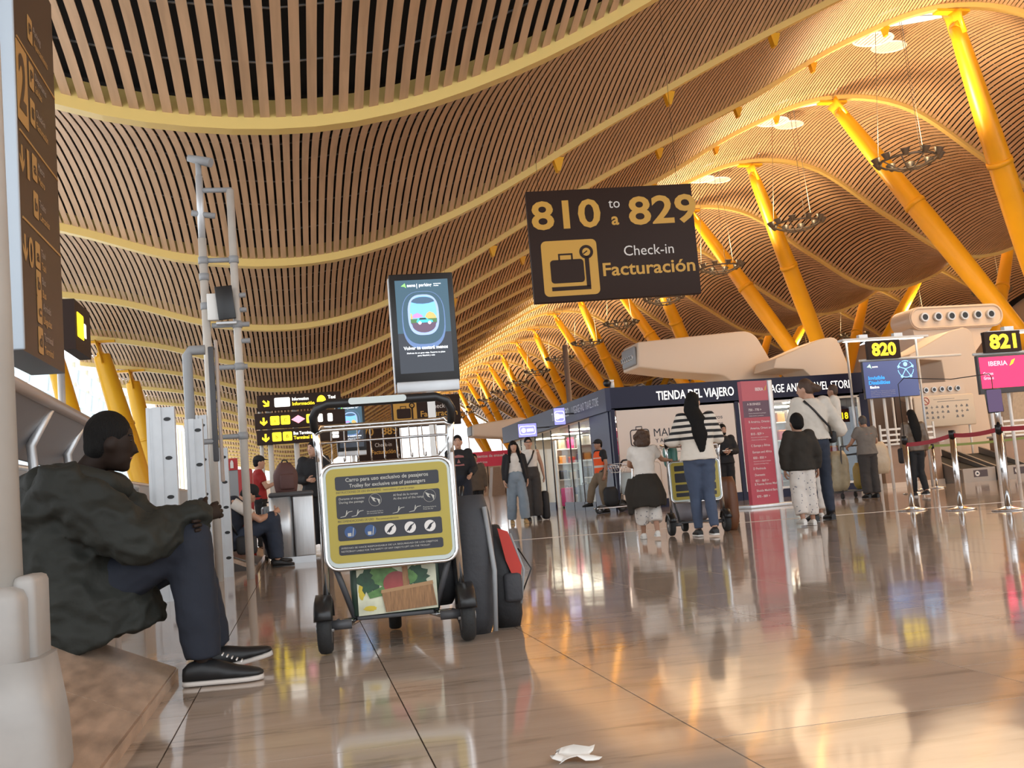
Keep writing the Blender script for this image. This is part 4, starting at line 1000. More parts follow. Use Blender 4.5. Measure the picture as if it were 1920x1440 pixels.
block(1.84, 'A BUSINESS', None, '750 - 770 >', ['Business class and priority passengers', 'clientes business y prioritarios'])
block(1.52, 'B América, Oriente y Asia', 'America, Orient and Asia', '810 - 829 >', ['Facturación y entrega de equipajes', 'Check-in and bag drop'])
block(1.09, 'C Europa y África', 'Europe and Africa', '830 - 850 >', ['Facturación y entrega de equipajes', 'Check-in and bag drop'])
block(0.68, 'D Península', 'Domestic', '851 - 869 >', [])
block(0.40, 'E Puente Aéreo Madrid', 'Shuttle Madrid Barcelona', '870 - 889 >', [])

# ---------------------------------------------------------------- travel shop
SX0, SX1, SY0, SY1, SH, SB = 7.05, 13.4, 23.3, 36.0, 2.80, 2.27
sh = root('travel_shop', (SX0, SY0, 0), 'dark blue travel goods shop unit with a lettered fascia', 'shop')
Wd, Dp = SX1-SX0, SY1-SY0
MB().box((Wd/2, 0.06, (SH+SB)/2), (Wd, 0.12, SH-SB)).build('fascia', m_navy, sh)
MB().box((-0.06, Dp/2, (SH+SB)/2), (0.12, Dp, SH-SB)).build('side_fascia', m_navyside, sh)
MB().box((Wd/2, Dp/2, SB+0.03), (Wd, Dp, 0.05)).build('shop_ceiling', m_white, sh)
MB().box((Wd/2+1.5, 5.5, 1.15), (Wd-3.0, 0.1, 2.3)).build('back_wall', m_cream, sh)
MB().box((Wd-0.03, Dp/2, 1.2), (0.1, Dp, 2.4)).build('side_wall', m_navy, sh)
MB().box((Wd/2, 0.08, 0.10), (Wd, 0.14, 0.20)).build('plinth', m_navy, sh)
MB().box((0.02, 0.06, 1.15), (0.10, 0.14, 2.3)).build('corner_post', m_navy, sh)
MB().box((-0.02, 0.95, 1.15), (0.06, 1.6, 2.3)).build('side_panel', m_navyside, sh)
MB().box((3.03, 0.06, 1.15), (0.09, 0.13, 2.3)).build('post', m_navy, sh); MB().box((Wd-0.08, 0.06, 1.15), (0.2, 0.13, 2.3)).build('post', m_navy, sh)
m_adw = mat('poster_white', (0.70, 0.60, 0.52), 0.4)
ap = MB().box((1.53, 0.03, 1.235), (2.86, 0.05, 2.07)).build('poster_panel', m_adw, sh)
m_ink = mat('poster_ink', (0.02, 0.02, 0.03), 0.5); m_inkg = mat('poster_grey_ink', (0.16, 0.15, 0.15), 0.5)
yy = 0.002
mb = MB(); mb.tube([(0.62+x, yy, 1.62+z) for x, z in rrect(0.44, 0.36, 0.06)], 0.012, 5, closed=True); mb.tube([(0.54, yy, 1.80), (0.54, yy, 1.87), (0.68, yy, 1.87), (0.68, yy, 1.80)], 0.012, 5); mb.build('suitcase_logo', m_ink, ap)
MB().tube([(0.66+0.09*math.cos(2*PI*i/20), yy-0.004, 1.56+0.09*math.sin(2*PI*i/20)) for i in range(20)], 0.012, 5, closed=True).build('suitcase_logo', m_red, ap)
lettering(ap, m_ink, [('MALETAS', 0.96, 1.62, 0.18, 'l', 1.0)], yy, bold=0.0); lettering(ap, m_ink, [('Y ACCESORIOS', 0.98, 1.48, 0.09, 'l', 0.85)], yy, bold=0.010)
lettering(ap, m_inkg, [('Luggage & Accessories', 1.0, 1.33, 0.085, 'l', 0.95)], yy)
lettering(ap, m_inkg, [('nuestros', 2.16, 1.93, 0.09, 'l', 0.5), ('servicios', 2.16, 1.78, 0.09, 'l', 0.5), ('Our services', 2.16, 1.66, 0.05, 'l', 0.48)], yy, bold=0.015)
MB().tube([(0.75+x, yy, 0.6+z) for x, z in rrect(0.60, 0.90, 0.1)], 0.010, 5, closed=True).build('suitcase_outline', m_cream, ap)
lettering(sh, m_lit_w, [('TIENDA DEL VIAJERO', 1.10, 2.45, 0.20, 'l', 1.90)], -0.003, bold=0.008)
flat(sh, 'slash', mat('slash_orange', (0.6, 0.14, 0.05), 0.4, emit=0.3), [(3.10, 2.62), (3.18, 2.62), (3.30, 2.45), (3.22, 2.45)], -0.001)
lettering(sh, m_lit_w, [('LUGGAGE AND TRAVEL STORE', 3.45, 2.45, 0.19, 'l', 2.55)], -0.003)
m_sidelet = mat('side_lettering', (0.60, 0.62, 0.72), 0.4)
mbt = MB(); put_text(mbt, 'TIENDA DEL VIAJERO', 0, 0, 0.20, 0, 1.9, 'l', 0.03); put_text(mbt, 'LUGGAGE AND TRAVEL STORE', 2.2, 0, 0.19, 0, 2.5, 'l', 0.0)
mbt.build('lettering', m_sidelet, sh, (-0.124, 5.3, 2.46), (0, 0, -PI/2))
# glass doors along the side
m_frame = mat('door_frame_black', (0.01, 0.01, 0.015), 0.3)
for i in range(9):
    y0 = 1.9+1.05*i
    if i == 3: continue
    g_ = MB().box((0.0, y0+0.5, 1.22), (0.012, 0.98, 2.0)).build('door_pane', m_glass, sh)
    MB().box((0.0, y0, 1.2), (0.035, 0.03, 2.1)).build('door_stile', m_frame, sh)
    MB().box((0.0, y0+0.5, 0.11), (0.05, 1.0, 0.22)).build('door_plinth', m_navy, sh)
MB().box((0.0, 1.82, 1.2), (0.03, 0.05, 2.1)).build('door_stile', m_tyellow, sh)
# front opening frame and lights inside
for x in (3.11, Wd-0.2): MB().box((x, 0.03, 1.22), (0.05, 0.06, 2.06)).build('window_frame', m_white, sh)
for z in (2.24, 0.22): MB().box((Wd/2+1.5, 0.03, z), (Wd-3.3, 0.06, 0.05)).build('window_frame', m_white, sh)
MB().box((Wd/2+1.5, 0.03, 1.22), (Wd-3.3, 0.01, 2.0)).build('window_pane', m_glass, sh)
m_panel = mat('shop_light', (1.0, 0.86, 0.70), 0.5, emit=16.0)
for x in (1.2, 3.6, 5.2):
    for y in (1.0, 2.6, 4.2): MB().box((x, y, SB-0.012), (0.9, 0.3, 0.02)).build('light_panel', m_panel, sh)
for y in (6.8, 9.0, 11.2): MB().box((1.2, y, SB-0.012), (0.9, 0.3, 0.02)).build('light_panel', m_panel, sh)
MB().box((3.0, 9.0, 1.15), (0.08, 7.0, 2.3)).build('inner_wall', m_cream, sh)
MB().box((1.6, Dp-0.06, 1.15), (3.0, 0.1, 2.3)).build('end_wall', m_cream, sh)
# shelving with goods
random.seed(11)
good_m = [mat('good_%d' % i, c, 0.4) for i, c in enumerate([(0.55, 0.50, 0.45), (0.45, 0.05, 0.05), (0.06, 0.06, 0.07), (0.30, 0.55, 0.62), (0.70, 0.28, 0.05), (0.10, 0.13, 0.25), (0.70, 0.06, 0.22), (0.50, 0.42, 0.30)])]
def shelf_unit(x, y, rz, w_, label, levels=(0.35, 0.85, 1.35, 1.8)):
    o = root('shelf_unit', (x, y, 0), label, 'shelf', rotz=rz)
    for sx in (-1, 1): MB().box((sx*w_/2, 0.15, 1.05), (0.04, 0.3, 2.1)).build('side', m_white, o)
    MB().box((0, 0.29, 1.05), (w_, 0.02, 2.1)).build('back', m_white, o)
    for z in levels: MB().box((0, 0.15, z), (w_, 0.3, 0.03)).build('shelf', m_white, o)
    return o
WORDS = {0: 'pale', 1: 'red', 2: 'black', 3: 'pale blue', 4: 'orange', 5: 'navy', 6: 'pink', 7: 'beige'}
def goods(x, y, rz, w_, z, n, where, hmin=0.18, hmax=0.36):
    c, s = math.cos(rz), math.sin(rz)
    for i in range(n):
        lx = -w_/2+w_*(i+0.5)/n; k = random.randrange(8); hh = random.uniform(hmin, hmax); ww = w_/n*0.7
        px, py = x+lx*c-0.14*s, y+lx*s+0.14*c
        o = root('boxed_goods', (px, py, z+0.015), '%s box, %s along, %s' % (WORDS[k], ORD[i], where), 'goods', rotz=rz, group='goods on the shop shelves')
        MB().rbox((0, 0, hh/2), (ww, 0.2, hh), 0.015).build('box', good_m[k], o)
        MB().rbox((0, 0, hh*0.9), (ww*1.03, 0.206, hh*0.10), 0.006).build('lid', good_m[(k+3) % 8], o)
shelf_unit(11.25, 24.6, 0, 1.5, 'white shelf unit left in the shop front window'); shelf_unit(12.75, 24.4, 0, 0.95, 'white shelf unit right in the shop front window')
for q, z in enumerate((0.35, 0.85, 1.35, 1.8)):
    lv = ('lowest', 'second', 'third', 'top')[q]
    goods(11.25, 24.6, 0, 1.4, z, 5, '%s shelf, left unit of the front window' % lv); goods(12.75, 24.4, 0, 0.86, z, 3, '%s shelf, right unit of the front window' % lv)
for j, y in enumerate((27.2, 30.0, 32.6)):
    shelf_unit(8.95-0.1*j, y, 0, 1.6, 'white shelf unit inside the shop seen through the glass doors, %s from the corner' % ORD[j])
    for q, z in enumerate((0.35, 0.85, 1.35, 1.8)): goods(8.95-0.1*j, y, 0, 1.5, z, 5, '%s shelf, %s unit behind the glass doors' % (('lowest', 'second', 'third', 'top')[q], ORD[j]))
for i, (x, y, k, h_) in enumerate(((8.2, 26.0, 2, 0.62), (7.7, 26.5, 1, 0.55), (8.4, 28.9, 5, 0.7), (7.8, 29.0, 2, 0.6), (7.9, 31.4, 6, 0.55), (10.6, 24.0, 2, 0.66), (11.2, 23.95, 1, 0.5), (12.1, 23.95, 2, 0.7), (12.7, 23.9, 1, 0.55))):
    suitcase('suitcase', (x, y, 0), 0.2*i, (0.40, 0.25, h_), good_m[k], '%s suitcase on show %s, %s along' % (WORDS[k], 'behind the glass doors' if i < 5 else 'at the shop front window', ORD[i if i < 5 else i-5]), 4)
pv = root('price_poster', (12.98, 23.75, 1.72), 'dark red poster reading 818 hung in the shop window', 'poster')
MB().rbox((0, 0.01, 0), (0.36, 0.02, 0.52), 0.004).build('card', mat('poster_dark_red', (0.10, 0.01, 0.01), 0.4), pv)
lettering(pv, m_lit_y, [('818', 0, 0.02, 0.15, 'c', 0.30)], -0.003, bold=0.03)
MB().box((-0.09, -0.002, 0.19), (0.14, 0.004, 0.12)).build('patch', m_red, pv)
for sx in (-0.15, 0.15): MB().tube([(sx, 0.01, 0.26), (sx, 0.01, SB-1.72)], 0.003, 4).build('cord', m_black, pv)
# hanging screens by the doors
def small_screen(loc, w_, h_, label, rz=0.0):
    o = root('hanging_screen', loc, label, 'screen', rotz=rz)
    MB().rbox((0, 0.03, 0), (w_, 0.06, h_), 0.01).build('housing', m_dgrey, o)
    flat(o, 'display', mat('screen_lilac', (0.30, 0.30, 0.70), 0.3, emit=0.9), rrect(w_*0.95, h_*0.92, 0.01), -0.001)
    MB().tube([(x, -0.004, z) for x, z in rrect(w_*0.8, h_*0.55, 0.05)], 0.008, 5, closed=True).build('print', m_lit_w, o)
    MB().prism(circ(h_*0.16, 16, -w_*0.2, 0), -0.006, -0.002).build('print', m_lit_w, o); MB().box((w_*0.14, -0.004, 0), (w_*0.34, 0.003, h_*0.2)).build('print', m_lit_w, o)
    return o
ss = small_screen((6.30, 29.0, 2.28), 0.55, 0.40, 'lilac screen on the far end of the shop side fascia'); MB().tube([(0.27, 0.03, 0.05), (0.64, 0.03, 0.05)], 0.02, 6).build('arm', m_dgrey, ss)
ss = small_screen((6.55, 26.2, 2.42), 0.30, 0.46, 'narrow lilac screen projecting above the glass doors'); MB().tube([(0.14, 0.03, 0.05), (0.40, 0.03, 0.05)], 0.02, 6).build('arm', m_dgrey, ss)
sd = root('security_camera', (7.15, 23.4, SH), 'dome camera on the shop roof corner', 'camera')
MB().tube([(0, 0, 0), (0, 0, 0.14)], 0.05, 10).build('stand', m_white, sd); MB().ell((-0.12, 0, 0.12), 0.09).build('dome', m_black, sd); MB().box((-0.06, 0, 0.17), (0.2, 0.06, 0.04)).build('arm', m_white, sd)
rb_ = root('red_banner', (5.45, 31.0, 1.63), 'red banner with white lettering behind the walkers', 'banner')
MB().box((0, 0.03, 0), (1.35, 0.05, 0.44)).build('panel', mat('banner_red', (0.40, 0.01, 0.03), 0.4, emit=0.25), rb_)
lettering(rb_, m_signwhite, [('Alojamientos de ensueño', 0, 0.05, 0.085, 'c', 1.2), ('servicios', -0.2, -0.12, 0.07, 'c', 0.4)], -0.003, bold=0.01)
for sx in (-0.6, 0.6): MB().tube([(sx, 0.05, -0.2), (sx, 0.05, -1.63)], 0.025, 8).build('pole', m_steel, rb_)

# ---------------------------------------------------------------- air outlets (cream pods)
m_pod = mat('pod_cream', (0.70, 0.56, 0.43), 0.42)
def nozzle(o, p, r, d=(0, -1, 0)):
    d = V(d).normalized(); p = V(p)
    n_ = MB().tube([p, p+d*r*0.7], [r, r*0.92], 16).build('nozzle', m_alu, o)
    MB().tube([p+d*r*0.68, p+d*r*0.74], r*0.62, 14).build('throat', m_black, n_)
def pod(name, loc, poly, dep, label, bev=0.16):
    o = root(name, loc, label, 'air outlet')
    bm = bmesh.new(); n = len(poly)
    a = [bm.verts.new((x, 0, z)) for x, z in poly]; b = [bm.verts.new((x, dep, z)) for x, z in poly]
    bm.faces.new(a); bm.faces.new(b[::-1])
    for i in range(n): bm.faces.new((a[i], b[i], b[(i+1) % n], a[(i+1) % n]))
    bmesh.ops.recalc_face_normals(bm, faces=bm.faces)
    bmesh.ops.bevel(bm, geom=[e for e in bm.edges], offset=bev, segments=3, profile=0.5, affect='EDGES', clamp_overlap=True)
    me = bpy.data.meshes.new('shell'); bm.to_mesh(me); bm.free()
    for f in me.polygons: f.use_smooth = True
    link('shell', me, m_pod, o); return o
def arc(cx, cz, r, a0, a1, n=6): return [(cx+r*math.cos(R(a0+(a1-a0)*i/n)), cz+r*math.sin(R(a0+(a1-a0)*i/n))) for i in range(n+1)]
p1 = pod('air_outlet', (9.85, 29.5, 0), [(0.0, 3.92), (0.06, 4.66), (3.2, 4.82)]+arc(3.35, 4.27, 0.55, 85, 25)+[(4.6, 3.0), (4.9, 0.0), (3.75, 0.0), (3.35, 2.85)]+arc(2.35, 2.95, 0.62, 5, 80)[::1]+[(1.3, 3.70)], 1.5, 'long cream air outlet arm reaching left above the shop roof', 0.12)
MB().rbox((-0.02, 0.72, 4.28), (0.10, 1.20, 0.56), 0.05).build('outlet_face', m_grey, p1)
for i in range(6): nozzle(p1, (-0.06, 0.25+0.19*i, 4.24), 0.08, (-1, 0, 0))
p2_ = pod('air_outlet', (13.35, 28.0, 0), [(0.0, 3.50), (0.1, 3.78), (1.5, 4.26)]+arc(1.85, 4.02, 0.28, 95, 20)+[(2.5, 2.8), (2.7, 0), (1.6, 0), (1.4, 2.9), (0.9, 3.42)], 1.4, 'short cream air outlet hump above the right end of the shop', 0.10)
p3_ = root('air_outlet', (20.35, 30.0, 0), 'cream capsule shaped air outlet with six round nozzles', 'air outlet')
MB().prism(rrect(3.25, 0.72, 0.355, 8), -0.5, 0.6, org=(0, 0, 4.93), smooth=False).build('capsule', m_pod, p3_)
MB().tube([(x, -0.51, 4.93+z) for x, z in rrect(3.15, 0.62, 0.305, 8)], 0.03, 6, closed=True).build('lip', m_pod, p3_)
for i in range(6): nozzle(p3_, (-1.15+0.46*i, -0.5, 4.95), 0.15)
MB().loft([[V((x, -0.4, z)) for x, z in ((-1.5, 4.6), (1.3, 4.6), (0.2, 3.4), (-1.3, 3.4))], [V((x, 0.6, z)) for x, z in ((-1.5, 4.9), (1.3, 4.9), (0.2, 3.4), (-1.3, 3.4))]], smooth=False).build('neck', m_pod, p3_)
MB().prism([(-1.2, 0), (0.1, 0), (0.2, 3.45), (-1.3, 3.45)], -0.3, 0.6).build('column', m_cream, p3_)
p4_ = pod('air_outlet', (16.05, 25.6, 0), [(0.0, 3.30), (0.1, 3.42), (1.35, 3.98)]+arc(1.75, 3.78, 0.28, 95, 15)+[(2.15, 2.6), (2.3, 0.0), (1.2, 0.0), (1.0, 3.2)], 1.1, 'cream air outlet hump rising behind counter 821', 0.08)
p5_ = root('air_outlet', (16.3, 24.9, 0), 'small cream air outlet with six nozzles above the white notice board', 'air outlet')
MB().prism(rrect(1.6, 0.42, 0.12), 0, 0.5, org=(0.05, 0, 2.36)).build('capsule', m_pod, p5_)
for i in range(6): nozzle(p5_, (-0.52+0.23*i, 0, 2.38), 0.075)
MB().box((0.05, 0.3, 1.1), (1.2, 0.3, 2.2)).build('column', m_cream, p5_)
p6_ = pod('air_outlet', (6.55, 40.0, 0), [(0.0, 2.80), (0.02, 3.24), (1.9, 3.42), (2.6, 3.2), (3.2, 0), (2.2, 0), (1.9, 2.6)], 1.2, 'distant cream air outlet arm beyond the shop doors', 0.08)
MB().rbox((-0.01, 0.6, 3.02), (0.06, 0.95, 0.36), 0.03).build('outlet_face', m_grey, p6_)

ms = root('slim_mast', (10.45, 40.0, 0), 'slim brown grey mast rising behind the shop among the yellow columns', 'mast')
MB().tube([(0, 0, 0), (0, 0, 6.1)], 0.11, 10).build('pole', mat('mast_taupe', (0.20, 0.14, 0.11), 0.5), ms); MB().tube([(0, 0, 0), (0, 0, 0.05)], 0.25, 14).build('foot', m_dgrey, ms)
# ---------------------------------------------------------------- check-in desks 820 and 821
m_wood = mat('desk_wood', (0.34, 0.20, 0.12), 0.4, var=0.1, scale=3); m_belt = mat('belt_housing', (0.26, 0.24, 0.22), 0.4, 0.4)
def desk(loc, w_, label):
    o = root('check_in_desk', loc, label, 'desk')
    MB().box((w_/2, 0.3, 0.5), (w_, 0.6, 1.0)).build('body', m_wood, o); MB().rbox((w_/2, 0.25, 1.02), (w_+0.1, 0.75, 0.05), 0.01).build('top', m_white, o)
    MB().box((w_/2, 0.27, 0.06), (w_+0.02, 0.62, 0.12)).build('kick_plate', m_cream, o)
    for q in range(3): MB().box((w_/2, 0.1, 1.12+0.13*q), (w_*0.9, 0.02, 0.05)).build('slat', m_white, o)
    for sx in (0.05, w_-0.05): MB().box((sx, 0.1, 1.25), (0.04, 0.04, 0.5)).build('upright', m_white, o)
    return o
desk((13.5, 23.0, 0), 1.5, 'brown front check-in desk beside the blue grey screen'); desk((16.9, 23.2, 0), 1.8, 'brown front check-in desk at the right edge behind the conveyors')
def conveyor(loc, label):
    o = root('baggage_conveyor', loc, label, 'conveyor')
    MB().prism([(0, 0), (0, 0.30), (0.25, 0.34), (1.9, 0.82), (1.9, 0)], -0.42, -0.36, axis='x').build('side_plate', m_belt, o)
    MB().prism([(0, 0), (0, 0.30), (0.25, 0.34), (1.9, 0.82), (1.9, 0)], 0.36, 0.42, axis='x').build('side_plate', m_belt, o)
    MB().prism([(0.0, 0), (0.0, 0.24), (0.25, 0.26), (1.9, 0.66), (1.9, 0)], -0.36, 0.36, axis='x').build('belt', m_rubber, o)
    MB().box((0, -0.02, 0.16), (0.84, 0.04, 0.32)).build('front_plate', mat('plate_beige', (0.36, 0.30, 0.25), 0.4), o)
    MB().box((0.03, -0.042, 0.19), (0.36, 0.008, 0.16)).build('notice', mat('notice_dark', (0.05, 0.02, 0.015), 0.4), o)
    MB().prism(circ(0.06, 18, -0.06, 0.19), -0.052, -0.046).build('notice_symbol', m_signwhite, o)
    MB().prism([(-0.09, 0.17), (-0.03, 0.17), (-0.04, 0.21), (-0.08, 0.22)], -0.056, -0.053).build('notice_symbol', m_black, o)
    return o
conveyor((15.45, 22.3, 0), 'inclined baggage conveyor with a no sitting notice, beside desk 820'); conveyor((16.35, 22.1, 0), 'second inclined baggage conveyor, at the right edge')
def gate_screen(x0, x1, y, z0, z1, label, digits, dx):
    o = root('desk_screen', ((x0+x1)/2, y, 0), label, 'screen', rotz=-0.03); w_ = x1-x0
    MB().rbox((0, 0.05, (z0+z1)/2), (w_, 0.09, z1-z0), 0.01).build('housing', m_dgrey, o)
    MB().box((dx, 0.05, z1+0.26), (0.80, 0.10, 0.42)).build('number_board', m_sign, o)
    lettering(o, m_lit_y, [(digits, dx, z1+0.13, 0.27, 'c', 0.60)], -0.004, bold=0.04)
    MB().tube([(-w_/2, 0.12, z1+0.04), (w_/2+1.2, 0.12, z1+0.04)], 0.03, 8).build('rail', m_white, o)
    for x in (-w_*0.35, -w_*0.12, w_*0.3): MB().tube([(x, 0.14, 0), (x, 0.14, z1)], 0.035, 8).build('post', m_white, o)
    return o
g1 = gate_screen(12.66, 14.0, 22.0, 2.07, 2.92, 'blue grey information screen under the lit number 820', '820', -0.10)
yq = 0.003
m_s1 = mat('screen_slate', (0.055, 0.07, 0.17), 0.3, emit=0.85); m_s1b = mat('screen_lightblue', (0.03, 0.30, 0.75), 0.3, emit=1.0); m_s1c = mat('screen_cyan', (0.30, 0.65, 0.95), 0.3, emit=1.0)
flat(g1, 'display', m_s1, [(-0.66, 2.08), (0.66, 2.08), (0.66, 2.91), (-0.66, 2.91)], yq)
y3 = 0.0
lettering(g1, m_s1b, [('Invisible', -0.56, 2.50, 0.08, 'l', 0.40), ('Disabilities', -0.56, 2.39, 0.08, 'l', 0.52)], y3, bold=0.03); lettering(g1, m_lit_w, [('Badge', -0.54, 2.30, 0.055, 'l', 0.22), ('aena', -0.44, 2.775, 0.04, 'l', 0.14)], y3, bold=0.02)
lettering(g1, m_tprint, [(t, -0.54, 2.23-0.04*i, 0.018, 'l', 0.6-0.1*(i == 3)) for i, t in enumerate(('The badge to support you and make', 'visible those disabilities which', 'are hidden. Request it at any', 'airport counter'))], y3)
flat(g1, 'logo', mat('screen_mint', (0.45, 0.85, 0.55), 0.3, emit=1.0), [(-0.57, 2.79), (-0.49, 2.86), (-0.455, 2.75), (-0.49, 2.78)], y3)
em = MB(); cx, cz = 0.38, 2.70
for a0 in range(0, 360, 60): em.tube([(cx+0.19*math.cos(R(a0+5+10*q)), y3, cz+0.19*math.sin(R(a0+5+10*q))) for q in range(6)], 0.008, 4)
em.prism(circ(0.05, 16, cx, cz+0.11), y3-0.004, y3); 
for ax, az, bx, bz in ((-0.17, 0.06, 0, 0.0), (0.17, 0.06, 0, 0.0), (0, 0.0, -0.11, -0.17), (0, 0, 0.11, -0.17)): em.tube([(cx+ax, y3, cz+az), (cx+bx, y3, cz+bz)], 0.009, 4)
for ax, az in ((-0.17, 0.06), (0.17, 0.06), (-0.11, -0.17), (0.11, -0.17)): em.prism(circ(0.03, 12, cx+ax, cz+az), y3-0.005, y3)
em.build('emblem', m_s1c, g1)
g2 = gate_screen(13.46, 15.3, 19.0, 1.82, 2.60, 'bright pink airline screen under the lit number 821', '821', -0.30)
m_pk = mat('screen_pink', (0.90, 0.01, 0.10), 0.3, emit=0.95)
flat(g2, 'display', m_pk, [(-0.88, 1.93), (0.88, 1.93), (0.88, 2.56), (-0.88, 2.56)], yq)
m_pkt = mat('screen_pink_text', (1.0, 0.45, 0.55), 0.3, emit=1.0)
lettering(g2, m_pkt, [('IBERIA', -0.68, 2.38, 0.09, 'l', 0.42), ('Grupos', -0.82, 2.20, 0.06, 'l', 0.22), ('Groups', -0.82, 2.11, 0.06, 'l', 0.22)], y3, bold=0.02)
flat(g2, 'logo', m_lit_y, [(-0.22, 2.36), (-0.14, 2.40), (-0.08, 2.50), (-0.16, 2.47)], y3)
# canopy lamp over 820 and 821
for i, (x, y, z, lb) in enumerate(((13.6, 22.6, 3.50, 'white canopy lamp above the blue grey desk screen'), (15.2, 19.6, 3.12, 'white canopy lamp above the pink desk screen'))):
    o = root('canopy_lamp', (x, y, z), lb, 'light'); MB().box((0, 0, 0), (2.2, 0.25, 0.05)).build('housing', m_white, o); MB().box((0, 0, -0.03), (2.0, 0.16, 0.012)).build('tube', mat('lamp_tube', (1, 0.9, 0.75), 0.4, emit=2.5), o)
    for sx in (-0.5, 0.4): MB().box((sx, 0.06, 0.07), (0.22, 0.12, 0.10)).build('ballast', m_alu, o)
    for sx in (-0.9, 0.9): MB().tube([(sx, 0.1, 0), (sx, 0.1, -z)], 0.03, 8).build('post', m_alu, o)
# white notice board
nb = root('notice_board', (16.25, 24.5, 1.80), 'cream notice board of prohibited items with small black pictograms', 'notice board')
MB().rbox((0, 0.03, 0), (1.72, 0.06, 0.80), 0.03).build('board', mat('board_cream', (0.66, 0.55, 0.42), 0.4), nb)
ic = MB()
for r_ in range(3):
    for c_ in range(8):
        if r_ == 2 and c_ in (4, 7): continue
        cx, cz = -0.52+0.15*c_+(0.1 if c_ > 4 else 0), 0.10-0.13*r_; k = (r_*5+c_*3) % 4
        if k == 0: ic.prism(circ(0.035, 8, cx, cz), -0.004, -0.001)
        elif k == 1: ic.prism([(cx-0.04, cz-0.03), (cx+0.04, cz-0.03), (cx+0.02, cz+0.03), (cx-0.01, cz+0.04)], -0.004, -0.001)
        elif k == 2: ic.box((cx, -0.002, cz), (0.07, 0.003, 0.03)); ic.box((cx, -0.002, cz+0.03), (0.03, 0.003, 0.02))
        else: ic.box((cx, -0.002, cz), (0.015, 0.003, 0.08)); ic.box((cx, -0.002, cz), (0.07, 0.003, 0.015))
ic.box((0.25, -0.002, 0.24), (0.9, 0.003, 0.012)); ic.box((0.0, -0.002, 0.30), (0.6, 0.003, 0.008)); ic.build('pictogram', m_inkg, nb)
MB().tube([(-0.52+0.09*math.cos(2*PI*i/20), -0.006, 0.27+0.09*math.sin(2*PI*i/20)) for i in range(20)], 0.010, 5, closed=True).build('ban_sign', m_red, nb)
MB().box((-0.52, -0.006, 0.27), (0.17, 0.006, 0.018), MX.Rotation(0.78, 3, 'Y')).build('ban_sign', m_red, nb)
for sx in (-0.7, 0.7): MB().tube([(sx, 0.08, -0.3), (sx, 0.08, -1.80)], 0.03, 8).build('leg', m_white, nb)
sb = root('desk_printer', (14.75, 23.8, 2.42), 'pale beige equipment box mounted beside screen 820', 'box')
MB().rbox((0, 0.15, 0.28), (0.62, 0.3, 0.55), 0.03).build('casing', m_cream, sb); MB().box((0.08, -0.004, 0.47), (0.18, 0.01, 0.06)).build('slot', m_black, sb); MB().box((0.22, -0.004, 0.20), (0.06, 0.01, 0.16)).build('slot', m_black, sb)
for sx in (-0.25, 0.25): MB().tube([(sx, 0.2, 0.02), (sx, 0.2, -2.42)], 0.03, 8).build('post', m_white, sb)
# panelled wall behind the desks
bw = root('desk_back_panels', (13.5, 27.0, 0), 'brown grey panelled screen behind the check-in desks', 'partition')
for i in range(5): MB().box((0.36+0.72*i, 0.05, 1.35), (0.70, 0.08, 2.7)).build('panel', mat('panel_taupe', (0.22, 0.17, 0.14), 0.5), bw)

# ---------------------------------------------------------------- queue stanchions
m_beltr = mat('belt_red', (0.36, 0.008, 0.02), 0.5); m_beltg = mat('belt_green', (0.20, 0.24, 0.03), 0.5)
def stanchion(loc, hgt, label, group='chrome queue stanchions', r=0.036):
    o = root('queue_stanchion', loc, label, 'stanchion', group=group)
    MB().lathe([(0.001, 0), (0.18, 0.0), (0.18, 0.012), (0.10, 0.024), (r+0.01, 0.045), (0.001, 0.05)], 28).build('base', m_chrome, o)
    MB().tube([(0, 0, 0.03), (0, 0, hgt-0.08)], r, 18).build('post', m_chrome, o)
    MB().tube([(0, 0, hgt-0.09), (0, 0, hgt)], r*1.12, 18).build('head', m_black, o)
    return o
def belt(o, a, b, z0, z1, m, h_=0.05):
    a, b = V(a), V(b); n = 8; loc = o.location; mb = MB(); rings = []
    d_ = (b-a).normalized(); nrm = V((-d_.y, d_.x, 0))*0.002
    for i in range(n+1):
        t = i/n; p = a.lerp(b, t)-V((loc.x, loc.y, 0)); z = z0+(z1-z0)*t-0.05*4*t*(1-t)*0.5
        tw = 0.01*math.sin(t*PI)
        rings.append([V((p.x, p.y, z-h_/2))+nrm, V((p.x, p.y, z-h_/2))-nrm, V((p.x, p.y+tw, z+h_/2))-nrm, V((p.x, p.y+tw, z+h_/2))+nrm])
    mb.loft(rings, smooth=False).build('belt', m, o)
st = [stanchion((7.66, 12.5, 0.004), 0.95, 'chrome queue stanchion at the left end of the red belt'), stanchion((7.78, 11.65, 0.004), 0.96, 'chrome queue stanchion in the middle of the red belt'), stanchion((7.75, 10.72, 0.004), 0.96, 'chrome queue stanchion with a purple tablet above it, at the right')]
belt(st[1], (7.66, 12.5, 0), (7.78, 11.65, 0), 0.84, 0.90, m_beltr); belt(st[2], (7.78, 11.65, 0), (7.75, 10.72, 0), 0.90, 0.91, m_beltr); belt(st[2], (7.75, 10.72, 0), (7.9, 9.0, 0), 0.91, 0.92, m_beltr)
MB().tube([(0, 0, 0.95), (0, 0, 1.22)], 0.02, 10).build('extension_pole', m_chrome, st[2])
tb = MB().rbox((-0.05, -0.05, 1.23), (0.20, 0.02, 0.27), 0.008, rot=MX.Rotation(-0.06, 3, 'Y')).build('tablet', m_black, st[2])
MB().prism([(x-0.05, z+1.23) for x, z in rrect(0.185, 0.25, 0.01)], -0.064, -0.061).build('display', mat('tablet_purple', (0.05, 0.015, 0.07), 0.2, emit=0.6), tb)
